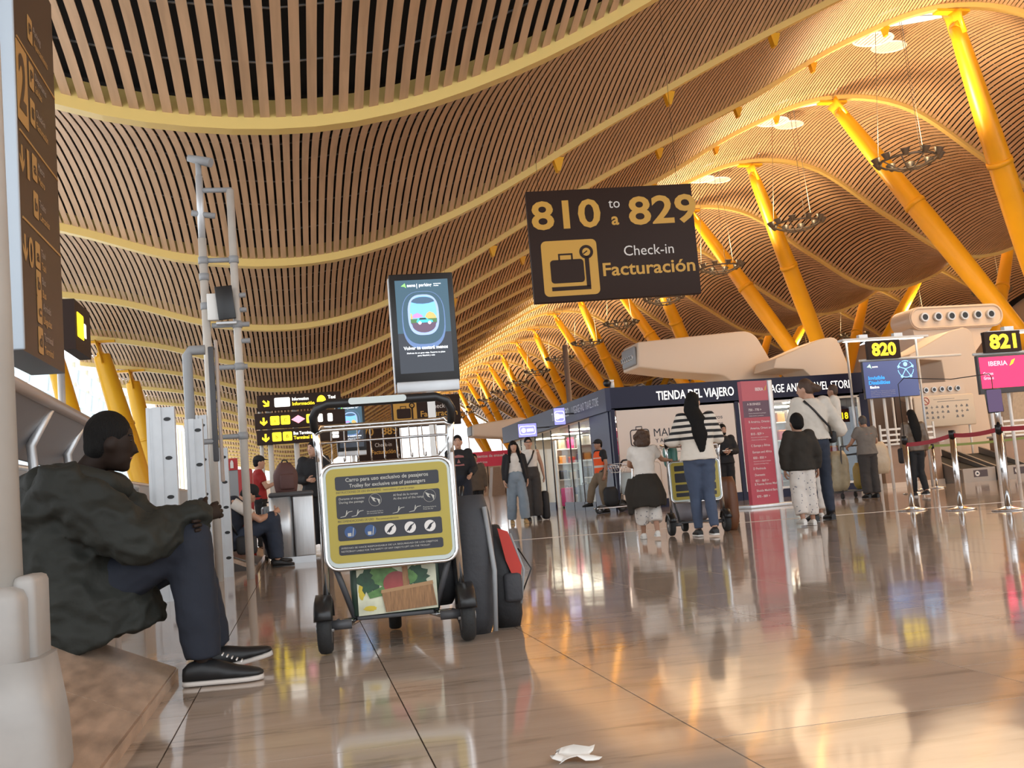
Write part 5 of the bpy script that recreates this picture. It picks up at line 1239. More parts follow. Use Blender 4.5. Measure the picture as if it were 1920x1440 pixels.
hoop = root('wire_hoop', (7.66, 12.5, 0.95), 'thin black wire hoop arching from the stanchions across the desk screens', 'wire')
MB().tube([(0.0, 0, 0.0), (0.0, 0, 0.68), (0.06, -0.05, 0.75), (0.16, -0.9, 0.63), (0.10, -1.72, 0.60), (0.08, -1.78, 0.55), (0.07, -1.78, 0.30)], 0.006, 6).build('wire', m_black, hoop)
sg = [stanchion((12.3, 19.6, 0.004), 0.92, 'slim far stanchion left of the green belt', 'slim far stanchions', 0.028), stanchion((13.0, 20.2, 0.004), 0.92, 'slim far stanchion in the middle of the green belt', 'slim far stanchions', 0.028), stanchion((15.0, 19.8, 0.004), 0.92, 'slim far stanchion at the right edge on the green belt', 'slim far stanchions', 0.028), stanchion((11.2, 18.2, 0.004), 0.92, 'slim far stanchion behind the long haired woman', 'slim far stanchions', 0.028)]
belt(sg[1], (12.3, 19.6, 0), (13.0, 20.2, 0), 0.80, 0.88, m_beltg); belt(sg[2], (13.0, 20.2, 0), (15.0, 19.8, 0), 0.88, 0.9, m_beltg); belt(sg[3], (11.2, 18.2, 0), (12.3, 19.6, 0), 0.85, 0.82, m_beltg)
# ---------------------------------------------------------------- people
m_skin = mat('skin_light', (0.48, 0.27, 0.18), 0.5); m_skin2 = mat('skin_tan', (0.36, 0.19, 0.12), 0.5); m_skind = mat('skin_dark', (0.022, 0.012, 0.008), 0.6, spec=0.25)
m_hairb = mat('hair_black', (0.006, 0.005, 0.0045), 0.7, spec=0.2, bump=0.5, bscale=60, stretch=(4, 4, 0.6)); m_hairbr = mat('hair_brown', (0.06, 0.028, 0.014), 0.55, bump=0.5, bscale=50, stretch=(3, 3, 0.8))
m_hairg = mat('hair_greybrown', (0.06, 0.05, 0.045), 0.6, bump=0.4, bscale=60); m_eye = mat('eye_dark', (0.01, 0.008, 0.007), 0.2); m_lip = mat('lip', (0.28, 0.09, 0.07), 0.4)
def cloth(n, c, r=0.85, b=0.25): return mat('cloth_'+n, c, r, var=0.10, scale=6, bump=b, bscale=14)
c_black = cloth('black', (0.012, 0.012, 0.014)); c_navy = cloth('navy', (0.011, 0.014, 0.024)); c_white = cloth('white', (0.66, 0.62, 0.57)); c_denim = cloth('denim', (0.055, 0.075, 0.125)); c_denimd = cloth('denim_dark', (0.022, 0.030, 0.050))
c_denimp = cloth('denim_pale', (0.20, 0.25, 0.30)); c_grey = cloth('grey', (0.17, 0.15, 0.13)); c_dgrey = cloth('dark_grey', (0.045, 0.04, 0.038)); c_parka = cloth('parka', (0.0125, 0.0135, 0.0095), 0.75, 0.4); c_parkad = cloth('parka_lining', (0.006, 0.008, 0.011), 0.8)
c_red = cloth('red', (0.30, 0.015, 0.015)); c_khaki = cloth('khaki', (0.20, 0.15, 0.10)); c_brownj = cloth('brown_jacket', (0.02, 0.015, 0.01)); c_blouse = cloth('blouse', (0.60, 0.55, 0.48)); c_taupe = cloth('taupe', (0.10, 0.075, 0.055))
s_black = mat('shoe_black', (0.012, 0.012, 0.013), 0.5); s_white = mat('shoe_white', (0.70, 0.68, 0.64), 0.5); s_tan = mat('shoe_tan', (0.42, 0.28, 0.12), 0.5); s_sole = mat('shoe_sole', (0.58, 0.52, 0.47), 0.6)
def striped(name, a, b, period, duty, axis='Z', band=(-9, 9)):
    m = bpy.data.materials.new(name); m.use_nodes = True; nt = m.node_tree; L = nt.links; bs = nt.nodes['Principled BSDF']; bs.inputs['Roughness'].default_value = 0.8
    tc = nt.nodes.new('ShaderNodeTexCoord'); sp = nt.nodes.new('ShaderNodeSeparateXYZ'); L.new(tc.outputs['Object'], sp.inputs[0])
    def mth(op, x, v):
        n = nt.nodes.new('ShaderNodeMath'); n.operation = op; L.new(x, n.inputs[0]); n.inputs[1].default_value = v; return n.outputs[0]
    fr = mth('FRACT', mth('DIVIDE', sp.outputs[axis], period), 0); st_ = mth('LESS_THAN', fr, duty)
    lo = mth('GREATER_THAN', sp.outputs[axis], band[0]); hi = mth('LESS_THAN', sp.outputs[axis], band[1])
    mu = nt.nodes.new('ShaderNodeMath'); mu.operation = 'MULTIPLY'; L.new(st_, mu.inputs[0]); L.new(lo, mu.inputs[1])
    mv = nt.nodes.new('ShaderNodeMath'); mv.operation = 'MULTIPLY'; L.new(mu.outputs[0], mv.inputs[0]); L.new(hi, mv.inputs[1])
    mx = nt.nodes.new('ShaderNodeMix'); mx.data_type = 'RGBA'; L.new(mv.outputs[0], mx.inputs['Factor']); mx.inputs['A'].default_value = a+(1,); mx.inputs['B'].default_value = b+(1,)
    L.new(mx.outputs['Result'], bs.inputs['Base Color']); return m
c_stripe = striped('cloth_striped', (0.66, 0.60, 0.52), (0.012, 0.012, 0.014), 0.066, 0.46, 'Z', (1.04, 1.40))
def spotted(name, a, b):
    m = bpy.data.materials.new(name); m.use_nodes = True; nt = m.node_tree; L = nt.links; bs = nt.nodes['Principled BSDF']; bs.inputs['Roughness'].default_value = 0.85
    tc = nt.nodes.new('ShaderNodeTexCoord'); vo = nt.nodes.new('ShaderNodeTexVoronoi'); vo.inputs['Scale'].default_value = 26; L.new(tc.outputs['Object'], vo.inputs[0])
    cr = nt.nodes.new('ShaderNodeValToRGB'); cr.color_ramp.elements[0].position = 0.16; cr.color_ramp.elements[1].position = 0.24; cr.color_ramp.elements[0].color = b+(1,); cr.color_ramp.elements[1].color = a+(1,)
    L.new(vo.outputs['Distance'], cr.inputs[0]); L.new(cr.outputs[0], bs.inputs['Base Color']); return m
c_spot = spotted('cloth_spotted_white', (0.62, 0.57, 0.52), (0.16, 0.16, 0.19))

BASEJ = dict(pelvis=(0, 0, 0.95), waist=(0, 0.0, 1.08), chest=(0, 0.0, 1.28), neck=(0, -0.01, 1.44), head=(0, 0.02, 1.585),
             hipL=(-0.085, 0, 0.92), hipR=(0.085, 0, 0.92), kneeL=(-0.095, 0.015, 0.50), kneeR=(0.095, 0.015, 0.50), ankleL=(-0.10, -0.02, 0.085), ankleR=(0.10, -0.02, 0.085),
             footL=(-0.03, 1, 0), footR=(0.03, 1, 0), shL=(-0.165, -0.01, 1.39), shR=(0.165, -0.01, 1.39), elL=(-0.225, -0.03, 1.12), elR=(0.225, -0.03, 1.12), wrL=(-0.235, 0.04, 0.88), wrR=(0.235, 0.04, 0.88))
def ringv(c, side, up_, rx, ry, n=16, e=2.3):
    side = side.normalized(); f_ = up_.cross(side).normalized(); o = []
    for i in range(n):
        a = 2*PI*i/n; cc, ss = math.cos(a), math.sin(a)
        o.append(c+side*rx*math.copysign(abs(cc)**(2/e), cc)+f_*ry*math.copysign(abs(ss)**(2/e), ss))
    return o
def wrinkle(me, amp):
    me.update(); f1, f2 = 7.0, 16.0
    ns = [tuple(v.normal) for v in me.vertices]
    for v, n_ in zip(me.vertices, ns):
        c = v.co; q = V((c.x*1.2+c.z*0.5, c.y*1.2, c.z*1.6))
        a = 1-2.2*abs(noise.noise(q*f1)); b = noise.noise(q*f2+V((3, 7, 1)))
        v.co = c+V(n_)*(amp*(0.8*a+0.5*b-0.5))
def build_person(label, loc, rz, H, J=None, skin=None, hair=('short', None), top=None, bottom=None, shoe=None, look=(0, 0), girth=1.0, extra=None, vox=0.016, beard=False, headscale=1.0):
    s = H/1.70; skin = skin or m_skin
    j = {k: V(q) for k, q in BASEJ.items()}
    for k, q in (J or {}).items(): j[k] = V(q)
    o = root('person', loc, label, 'person', rotz=rz)
    S = MX.Diagonal((s, s, s))
    def fin(mb, name, m, v=None, sm=4, raw=None, parent=o, wr=0):
        mb.v = [tuple(V(q)*s) for q in mb.v]
        me = remesh(mb.mesh('tmp'), (v or vox), sm)
        if wr: wrinkle(me, wr)
        if raw is not None and raw.v:
            raw.v = [tuple(V(q)*s) for q in raw.v]
            bm = bmesh.new(); bm.from_mesh(me); 
            for f in bm.faces: f.smooth = True; f.material_index = 0
            tm = raw.mesh('tmp2'); bm.from_mesh(tm); bm.to_mesh(me); bm.free()
        else:
            for f in me.polygons: f.use_smooth = True
        me.name = name
        return link(name, me, m, parent)
    sideS = (j['shR']-j['shL']).normalized(); sideH = (j['hipR']-j['hipL']).normalized(); sideM = (sideS+sideH).normalized()
    def torso(mb, gr, hem=None, topz=None, shoulder=True):
        d1 = (j['waist']-j['pelvis']).normalized(); d2 = (j['chest']-j['waist']).normalized(); d3 = (j['neck']-j['chest']).normalized()
        rs = []
        if hem is not None: rs += [ringv(j['pelvis']-d1*hem, sideH, d1, (0.165*girth+gr*1.3), (0.115*girth+gr*1.3))]
        else: rs += [ringv(j['pelvis']-d1*0.10, sideH, d1, 0.13*girth+gr, 0.09*girth+gr)]
        rs += [ringv(j['pelvis'], sideH, d1, 0.160*girth+gr, 0.112*girth+gr), ringv(j['waist'], sideM, d2, 0.135*girth+gr, 0.098*girth+gr), ringv(j['waist'].lerp(j['chest'], 0.5), sideM, d2, 0.148*girth+gr, 0.108*girth+gr), ringv(j['chest'], sideS, d2, 0.160*girth+gr, 0.112*girth+gr),
               ringv(j['chest'].lerp(j['neck'], 0.55), sideS, d3, 0.155*girth+gr, 0.095*girth+gr), ringv(j['chest'].lerp(j['neck'], 0.88), sideS, d3, 0.10+gr*0.6, 0.072+gr*0.6)]
        if topz is None: rs.append(ringv(j['neck']+d3*0.02, sideS, d3, 0.055+gr*0.4, 0.055+gr*0.4))
        mb.loft(rs)
    # --- body
    b = MB(); torso(b, -0.006)
    hd = j['head']; yaw_, pit = look; Rh = (MX.Rotation(yaw_, 3, 'Z') @ MX.Rotation(pit, 3, 'X'))
    hs = headscale
    def hp(x, y, z): return hd+Rh @ V((x, y, z))*hs
    b.tube([j['neck']-V((0, 0, 0.05)), j['neck']+V((0, 0, 0.02)), hd+Rh @ V((0, -0.02, -0.04))*hs], [0.062, 0.054, 0.056], 12)
    b.ell(hd, (0.074*hs, 0.092*hs, 0.112*hs), rot=Rh); b.ell(hp(0, 0.022, -0.058), (0.056*hs, 0.066*hs, 0.062*hs), rot=Rh); b.ell(hp(0, 0.055, -0.10), (0.028*hs, 0.03*hs, 0.022*hs), rot=Rh)
    for sx in (-1, 1): b.ell(hp(sx*0.076, -0.004, -0.012), (0.012*hs, 0.022*hs, 0.034*hs), rot=Rh)
    for q, sgn in (('L', -1), ('R', 1)):
        b.tube([j['sh'+q]-sideS*sgn*0.05, j['sh'+q], j['sh'+q].lerp(j['el'+q], 0.5), j['el'+q]], [0.055, 0.052, 0.046, 0.038], 12); b.ell(j['sh'+q], 0.056); b.ell(j['el'+q], 0.039)
        b.tube([j['el'+q], j['el'+q].lerp(j['wr'+q], 0.35), j['wr'+q]], [0.038, 0.038, 0.025], 12)
        b.ell(j['hip'+q], 0.088*girth); b.tube([j['hip'+q], j['hip'+q].lerp(j['knee'+q], 0.45), j['knee'+q]], [0.086*girth, 0.074*girth, 0.054], 12); b.ell(j['knee'+q], 0.055)
        b.tube([j['knee'+q], j['knee'+q].lerp(j['ankle'+q], 0.35), j['ankle'+q]], [0.053, 0.055, 0.036], 12)
        ft = V(j['foot'+q]).normalized(); b.ell(j['ankle'+q]+ft*0.05-V((0, 0, 0.035)), (0.034, 0.034, 0.03)); b.tube([j['ankle'+q]-V((0, 0, 0.03)), j['ankle'+q]+ft*0.13-V((0, 0, 0.05))], [0.035, 0.028], 8)
    raw = MB()
    for q, sgn in (('L', -1), ('R', 1)):     # hands: palm, four fingers, thumb
        d_ = (j['wr'+q]-j['el'+q]).normalized(); inw = (-sideS*sgn); inw = (inw-d_*inw.dot(d_))
        if inw.length < 0.2: inw = V((0, 0, -1))-d_*(-d_.z)
        inw.normalize(); sp = d_.cross(inw); w0 = j['wr'+q]
        b.tube([w0-d_*0.02, w0+d_*0.035, w0+d_*0.09], [(0.026, 0.02), (0.020, 0.036), (0.018, 0.040)], 10, ref=sp)
        for k in range(4):
            off = sp*(0.028-0.0185*k); ln = (0.068, 0.078, 0.074, 0.058)[k]; p0 = w0+d_*0.075+off
            p1_ = p0+d_*ln*0.5+inw*0.012; p2_f = p1_+(d_*0.7+inw*0.75).normalized()*ln*0.32; p3_f = p2_f+(d_*0.25+inw).normalized()*ln*0.26
            raw.tube([p0, p1_, p2_f, p3_f], [0.0098, 0.0092, 0.0085, 0.007], 7)
        t0 = w0+d_*0.03+sp*0.028; raw.tube([t0, t0+(d_*0.6+sp*0.7+inw*0.3).normalized()*0.042, t0+(d_*0.85+sp*0.55+inw*0.5).normalized()*0.078], [0.013, 0.011, 0.008], 7)
    b.tube([hp(0, 0.075, 0.012), hp(0, 0.092, -0.016), hp(0, 0.100, -0.030), hp(0, 0.080, -0.040)], [0.010, 0.014, 0.017, 0.012], 8)
    raw.cur = 1
    for sx in (-1, 1):
        raw.ell(hp(sx*0.031, 0.074, 0.008), (0.011*hs, 0.007*hs, 0.006*hs), 8, 6, rot=Rh); raw.tube([hp(sx*0.014, 0.081, 0.028), hp(sx*0.032, 0.077, 0.033), hp(sx*0.050, 0.065, 0.028)], 0.0045*hs, 5)
    raw.cur = 2; raw.ell(hp(0, 0.078, -0.062), (0.024*hs, 0.010*hs, 0.008*hs), 10, 6, rot=Rh)
    body = fin(b, 'body', [skin, m_eye, m_lip], vox*0.85, 3, raw)
    # --- hair
    st_, hm = hair
    if hm is not None:
        h = MB()
        def he(x, y, z, r): h.ell(hp(x, y, z), tuple(q*hs for q in r), rot=Rh)
        he(0, -0.016, 0.028, (0.083, 0.097, 0.103))
        if st_ == 'short': he(0, -0.045, -0.02, (0.076, 0.062, 0.07))
        if st_ == 'bob': he(0, -0.045, -0.03, (0.092, 0.072, 0.10)); he(0, -0.05, -0.09, (0.085, 0.06, 0.06))
        if st_ == 'curly':
            random.seed(5)
            for i in range(26):
                a = random.uniform(0, 2*PI); z = random.uniform(-0.09, 0.10); rr = 0.085*math.sqrt(max(0.1, 1-(z/0.14)**2))
                if math.sin(a) > 0.45 and z < 0.04: continue
                he(rr*math.cos(a), rr*1.1*math.sin(a)-0.015, z, (0.032, 0.032, 0.032))
            he(0, -0.05, -0.05, (0.085, 0.06, 0.07))
        if st_ == 'long':
            L_ = hair[1] and 0.40
            he(0, -0.05, -0.03, (0.088, 0.066, 0.09))
            h.tube([hp(0, -0.055, 0.02), hp(0, -0.085, -0.09), hd+V((0, -0.135, -0.22))*1.0, hd+V((0.01, -0.165, -0.40)), hd+V((0.015, -0.165, -0.60))], [(0.082, 0.055), (0.100, 0.052), (0.108, 0.040), (0.095, 0.034), (0.035, 0.018)], 14, ref=V((0, 1, 0)))
        if st_ == 'longfront':
            he(0, -0.05, -0.03, (0.088, 0.066, 0.09)); he(0, 0.055, 0.062, (0.066, 0.04, 0.036))
            for sx in (-1, 1): h.tube([hp(sx*0.07, 0.0, 0.04), hp(sx*0.088, 0.01, -0.06), hd+V((sx*0.10, 0.03, -0.2)), hd+V((sx*0.10, 0.075, -0.34))], [0.03, 0.036, 0.04, 0.02], 10)
            h.tube([hp(0, -0.07, 0), hd+V((0, -0.11, -0.2)), hd+V((0, -0.10, -0.32))], [(0.085, 0.05), (0.09, 0.04), (0.05, 0.02)], 12, ref=V((0, 1, 0)))
        if st_ == 'tied':
            he(0, -0.10, 0.005, (0.055, 0.05, 0.055)); he(0.02, -0.145, -0.02, (0.04, 0.05, 0.05)); he(0, -0.05, -0.03, (0.078, 0.06, 0.06))
        fin(h, 'hair', hm, 0.013, 2)
    if beard:
        h = MB(); h.ell(hp(0, 0.030, -0.075), (0.060*hs, 0.068*hs, 0.05*hs), rot=Rh); fin(h, 'beard', hm, 0.013, 2)
    # --- top
    if top:
        t = MB(); gr = top.get('loose', 0.014); torso(t, gr, top.get('hem', 0.02), shoulder=True)
        sl = top.get('sleeve', 'long'); sr = 0.056+gr*0.9
        for q, sgn in (('L', -1), ('R', 1)):
            if sl == 'none': t.ell(j['sh'+q]-sideS*sgn*0.035, (0.045+gr, 0.05+gr, 0.05+gr)); continue
            t.ell(j['sh'+q], sr+0.004); end = 0.62 if sl == 'short' else 1.0
            e_ = j['sh'+q].lerp(j['el'+q], end)
            t.tube([j['sh'+q]-sideS*sgn*0.05, j['sh'+q], j['sh'+q].lerp(j['el'+q], end*0.5), e_], [sr, sr, sr*0.95, sr*0.92], 12)
            if sl == 'long':
                t.ell(j['el'+q], sr*0.90); t.tube([j['el'+q], j['el'+q].lerp(j['wr'+q], 0.5), j['el'+q].lerp(j['wr'+q], 0.97)], [sr*0.90, sr*0.82, sr*0.62], 12)
        for q in top.get('blobs', []): t.ell(q[0], q[1])
        for q in top.get('tubes', []): t.tube(q[0], q[1], 20, ref=V((0, 1, 0)))
        fin(t, top.get('name', 'shirt'), top['m'], None, top.get('sm', 4), wr=top.get('wr', 0.007))
    # --- trousers
    if bottom:
        t = MB(); gr = bottom.get('loose', 0.014); wd = bottom.get('wide', 0.0); d1 = (j['waist']-j['pelvis']).normalized(); ln = bottom.get('length', 0.96)
        t.loft([ringv(j['pelvis']-d1*0.11, sideH, d1, 0.125*girth+gr, 0.09*girth+gr), ringv(j['pelvis']-d1*0.04, sideH, d1, 0.162*girth+gr, 0.118*girth+gr), ringv(j['pelvis']+d1*0.05, sideM, d1, 0.152*girth+gr, 0.110*girth+gr), ringv(j['pelvis']+d1*bottom.get('rise', 0.10), sideM, d1, 0.142*girth+gr*0.7, 0.104*girth+gr*0.7)])
        for q in 'LR':
            hp_, kn, an = j['hip'+q], j['knee'+q], j['ankle'+q]; e_ = kn.lerp(an, ln)
            t.ell(hp_, 0.088*girth+gr); t.tube([hp_, hp_.lerp(kn, 0.45), kn], [0.088*girth+gr, 0.076*girth+gr+wd*0.3, 0.058+gr+wd*0.7], 14); t.ell(kn, 0.058+gr+wd*0.7)
            t.tube([kn, kn.lerp(e_, 0.4), e_], [0.058+gr+wd*0.7, 0.058+gr+wd*0.9, 0.042+gr+wd], 14)
        fin(t, bottom.get('name', 'trousers'), bottom['m'], None, 4, wr=0.006)
    # --- shoes
    if shoe:
        for q in 'LR':
            ft = V(j['foot'+q]).normalized(); an = j['ankle'+q]; up_ = V((0, 0, 1)); up_ = (up_-ft*up_.dot(ft)).normalized(); sd_ = ft.cross(up_); base = an-up_*0.078
            mb_ = MB(); boot = shoe.get('boot', 0)
            for lay, (z0, z1, g_) in enumerate(((0.0, 0.022, 0.004), (0.020, None, 0.0))):
                rings = []
                for t_, w_, h_ in ((-0.068, 0.026, 0.065), (-0.05, 0.036, 0.085), (0.0, 0.039, 0.10), (0.05, 0.041, 0.085), (0.11, 0.047, 0.06), (0.155, 0.044, 0.048), (0.185, 0.032, 0.040), (0.198, 0.012, 0.032)):
                    zz = z1 if z1 else h_; kk = shoe.get('k', 1.0); w_ = w_*kk; c = base+ft*t_*kk
                    rings.append([c-sd_*(w_+g_)+up_*z0, c+sd_*(w_+g_)+up_*z0, c+sd_*(w_+g_)*(0.95)+up_*(z0+(zz-z0)*0.6), c+sd_*(w_*0.55)+up_*zz, c-sd_*(w_*0.55)+up_*zz, c-sd_*(w_+g_)*0.95+up_*(z0+(zz-z0)*0.6)])
                mb_.cur = 1 if lay == 0 else 0; mb_.loft(rings)
            if boot: mb_.cur = 0; mb_.tube([base+up_*0.06, an+(j['knee'+q]-an)*boot], [0.052, 0.058], 12)
            mb_.v = [tuple(V(k)*s) for k in mb_.v]
            mb_.build('shoe', [shoe['m'], shoe.get('sole', shoe['m'])], o)
    if extra: extra(o, j, s, hp)
    return o
def part(o, s, mb, name, m, rem=None, sm=3):
    mb.v = [tuple(V(q)*s) for q in mb.v]
    if rem:
        me = remesh(mb.mesh('tmp'), rem, sm)
        for f in me.polygons: f.use_smooth = True
        return link(name, me, m, o)
    return mb.build(name, m, o)

# 1 seated man in the foreground: faces +X, so local +Y is world +X and local +X points to the camera
PJ = dict(pelvis=(0, 0.02, 0.36), waist=(0, 0.0, 0.50), chest=(0, 0.05, 0.70), neck=(0, 0.12, 0.865), head=(0, 0.215, 0.995), hipL=(-0.09, 0.05, 0.34), hipR=(0.09, 0.05, 0.34),
          kneeL=(-0.16, 0.47, 0.53), kneeR=(0.10, 0.52, 0.585), ankleL=(-0.20, 0.56, 0.088), ankleR=(0.12, 0.555, 0.084), footL=(-0.25, 1, 0.16), footR=(0.02, 1, 0),
          shL=(-0.18, 0.08, 0.81), shR=(0.19, 0.07, 0.81), elL=(-0.25, 0.34, 0.60), elR=(0.255, 0.36, 0.585), wrL=(0.04, 0.52, 0.63), wrR=(-0.005, 0.565, 0.665))
def ex1(o, j, s, hp):
    h = MB(); h.tube([(0, -0.11, 0.80), (0.14, -0.02, 0.84), (0.165, 0.10, 0.85), (0.10, 0.21, 0.82), (0, 0.25, 0.80), (-0.10, 0.21, 0.82), (-0.165, 0.10, 0.85), (-0.14, -0.02, 0.84)], [0.075, 0.075, 0.065, 0.055, 0.05, 0.055, 0.065, 0.075], 12, closed=True)
    h.ell((0, -0.08, 0.82), (0.15, 0.09, 0.08)); part(o, s, h, 'hood', c_parka, 0.014, 3)
    c = MB(); c.tube([(0.0, -0.05, 0.84), (0.12, 0.02, 0.875), (0.11, 0.14, 0.865), (0, 0.20, 0.84), (-0.11, 0.14, 0.865), (-0.12, 0.02, 0.875)], 0.038, 10, closed=True); part(o, s, c, 'collar', c_parkad, 0.014, 3)
    l = MB()
    for i in range(5): l.tube([(0.095+0.0, 0.63+0.018*i, 0.115-0.008*i), (0.15, 0.632+0.018*i, 0.114-0.008*i)], 0.0035, 5)
    part(o, s, l, 'laces', m_signwhite)
build_person('person in a bulky olive black parka sitting on the stone plinth, knees drawn up', (-0.96, 4.62, 0.0), -PI/2-0.05, 1.70, PJ, m_skind, ('short', m_hairb),
             dict(m=c_parka, name='parka', loose=0.062, hem=0.10, sleeve='long', sm=3, wr=0.022, blobs=[((0, -0.02, 0.52), (0.27, 0.19, 0.22)), ((0, -0.0, 0.72), (0.25, 0.19, 0.17)), ((0.26, 0.34, 0.595), (0.085, 0.10, 0.085)), ((0.10, 0.54, 0.665), (0.085, 0.075, 0.07)), ((0.20, 0.16, 0.70), (0.09, 0.12, 0.10)), ((0.23, 0.25, 0.63), (0.085, 0.11, 0.09))], tubes=[([(0, 0.03, 0.66), (0, 0.05, 0.48), (0, 0.09, 0.33), (0, 0.13, 0.19)], [(0.24, 0.20), (0.27, 0.25), (0.285, 0.28), (0.285, 0.295)])]),
             dict(m=c_navy, loose=0.022, wide=0.012, rise=0.06), dict(m=s_black, sole=s_sole, k=1.16), look=(0.25, -0.12), extra=ex1, vox=0.0125, girth=1.1)
# 2 second seated man, on the farther plinth
PJ2 = dict(PJ); PJ2.update(head=(0, 0.27, 0.90), neck=(0, 0.17, 0.82), chest=(0, 0.08, 0.67))
def ex2(o, j, s, hp):
    b = MB(); b.rbox((0.22, 0.20, 0.30), (0.10, 0.24, 0.22), 0.04); part(o, s, b, 'shoulder_bag', m_nylon); t = MB(); t.tube([(0.17, 0.12, 0.38), (0.20, 0.02, 0.60), (0.05, 0.06, 0.84)], 0.012, 6); part(o, s, t, 'bag_strap', m_black)
    ca = MB(); ca.ell(hp(0, -0.01, 0.05), (0.086, 0.102, 0.085)); ca.ell(hp(0, 0.09, 0.035), (0.06, 0.06, 0.012)); part(o, s, ca, 'cap', c_black, 0.014, 2)
build_person('person in a black sleeveless jacket and white tee crouched on the farther plinth', (-0.83, 12.75, 0.0), -PI/2+0.1, 1.62, PJ2, m_skin, ('short', m_hairb), dict(m=c_navy, name='gilet', loose=0.045, hem=0.12, sleeve='none', blobs=[((0, -0.04, 0.55), (0.22, 0.18, 0.24))], tubes=[]), dict(m=c_denimd, loose=0.025, wide=0.02), dict(m=s_black), look=(0.1, -0.7), extra=lambda o, j, s, hp: (ex2(o, j, s, hp), [part(o, s, MB().tube([j['sh'+q], j['sh'+q].lerp(j['el'+q], 0.7)], [0.07, 0.062], 12), 'sleeve', c_white) for q in 'LR']))
# 3 man in red with a cap
def cap_ex(m):
    def f(o, j, s, hp):
        ca = MB(); ca.ell(hp(0, -0.005, 0.055), (0.087, 0.103, 0.078)); ca.tube([hp(0, 0.07, 0.055), hp(0, 0.16, 0.035)], [(0.07, 0.010), (0.05, 0.007)], 12, ref=V((0, 0, 1))); part(o, s, ca, 'cap', m, 0.012, 2)
    return f
def ex3(o, j, s, hp):
    cap_ex(c_black)(o, j, s, hp); b = MB(); b.rbox(j['wrR']+V((0.0, 0.10, 0.04)), (0.05, 0.10, 0.18), 0.02); part(o, s, b, 'green_bottle', mat('green_bottle', (0.10, 0.25, 0.05), 0.3))
build_person('person in a red top and black cap holding a green bottle beside the mast', (-0.62, 17.4, 0), -PI/2+0.15, 1.52, dict(elR=(0.22, 0.10, 1.13), wrR=(0.2, 0.30, 1.22)), m_skin, ('short', m_hairb), dict(m=c_red, sleeve='short', loose=0.02), dict(m=c_black), dict(m=s_black), extra=ex3)
# 4 woman in black by the bin
def ex4(o, j, s, hp):
    m_ = MB(); m_.tube([j['neck']+V((-0.05, 0.07, 0.0)), j['neck']+V((0, 0.125, -0.13)), j['neck']+V((0.05, 0.07, 0.0)), j['neck']+V((0, 0.085, -0.01))], 0.01, 6); part(o, s, m_, 'neckline', m_skin)
build_person('person in a loose black v-neck top standing behind the bin, looking left', (0.23, 16.2, 0), PI-0.05, 1.62, dict(elR=(0.24, 0.05, 1.12), wrR=(0.10, 0.22, 1.10), elL=(-0.25, 0.0, 1.12), wrL=(-0.22, 0.18, 1.02)), m_skin, ('bob', m_hairb), dict(m=c_black, loose=0.035, hem=0.12), dict(m=c_black, loose=0.025, wide=0.03), dict(m=s_black), look=(-0.75, 0.0), girth=1.08, extra=ex4)
# 5 man in a dark sweatshirt
def ex5(o, j, s, hp):
    t = MB()
    for z, w_ in ((1.31, 0.17), (1.17, 0.17)): t.prism([(-w_*0.5-0.01, z), (w_*0.5, z), (w_*0.5, z+0.03), (0, z+(0.05 if z > 1.2 else 0.02)), (-w_*0.5, z+0.03)], 0.139, 0.145)
    t.prism([(-0.03, 1.22), (0.03, 1.22), (0.0, 1.29)], 0.139, 0.145); part(o, s, t, 'chest_print', mat('print_pink', (0.35, 0.12, 0.11), 0.6))
build_person('person in a black sweatshirt with a pink chest print walking behind the trolley', (2.62, 17.6, 0), PI-0.18, 1.64, dict(elR=(0.24, -0.03, 1.12), wrR=(0.22, 0.16, 0.97), elL=(-0.25, 0.02, 1.12), wrL=(-0.20, 0.2, 1.02)), m_skin, ('short', m_hairb), dict(m=c_black, loose=0.026), dict(m=c_navy, loose=0.024, wide=0.02), dict(m=s_black), extra=ex5, girth=1.03)
# 6 woman in pale jeans
def ex6(o, j, s, hp):
    t = MB()
    for q, sgn in (('L', -1), ('R', 1)):
        t.tube([j['sh'+q]+V((-sgn*0.02, 0, 0.0)), j['sh'+q], j['el'+q], j['wr'+q].lerp(j['el'+q], 0.1)], [0.075, 0.075, 0.062, 0.05], 12)
        t.tube([(sgn*0.115, -0.02, 1.40), (sgn*0.15, 0.02, 1.2), (sgn*0.19, 0.02, 1.0), (sgn*0.20, 0.0, 0.84)], [(0.05, 0.10), (0.045, 0.11), (0.04, 0.10), (0.035, 0.085)], 12)
    t.tube([(0, -0.08, 1.42), (0, -0.115, 1.2), (0, -0.125, 0.85)], [(0.13, 0.04), (0.15, 0.03), (0.17, 0.03)], 12, ref=V((0, 1, 0))); part(o, s, t, 'jacket', c_black, 0.016, 3)
build_person('person in pale wide jeans, white crop top and open dark jacket walking towards the camera', (4.16, 20.6, 0), PI-0.1, 1.62, dict(ankleL=(-0.13, 0.10, 0.085), kneeL=(-0.12, 0.10, 0.5), ankleR=(0.13, -0.10, 0.085), kneeR=(0.11, 0.0, 0.5)), m_skin, ('longfront', m_hairb), dict(m=c_white, name='crop_top', sleeve='none', loose=0.006, hem=-0.17), dict(m=c_denimp, loose=0.022, wide=0.032, rise=0.13), dict(m=s_tan), extra=ex6)
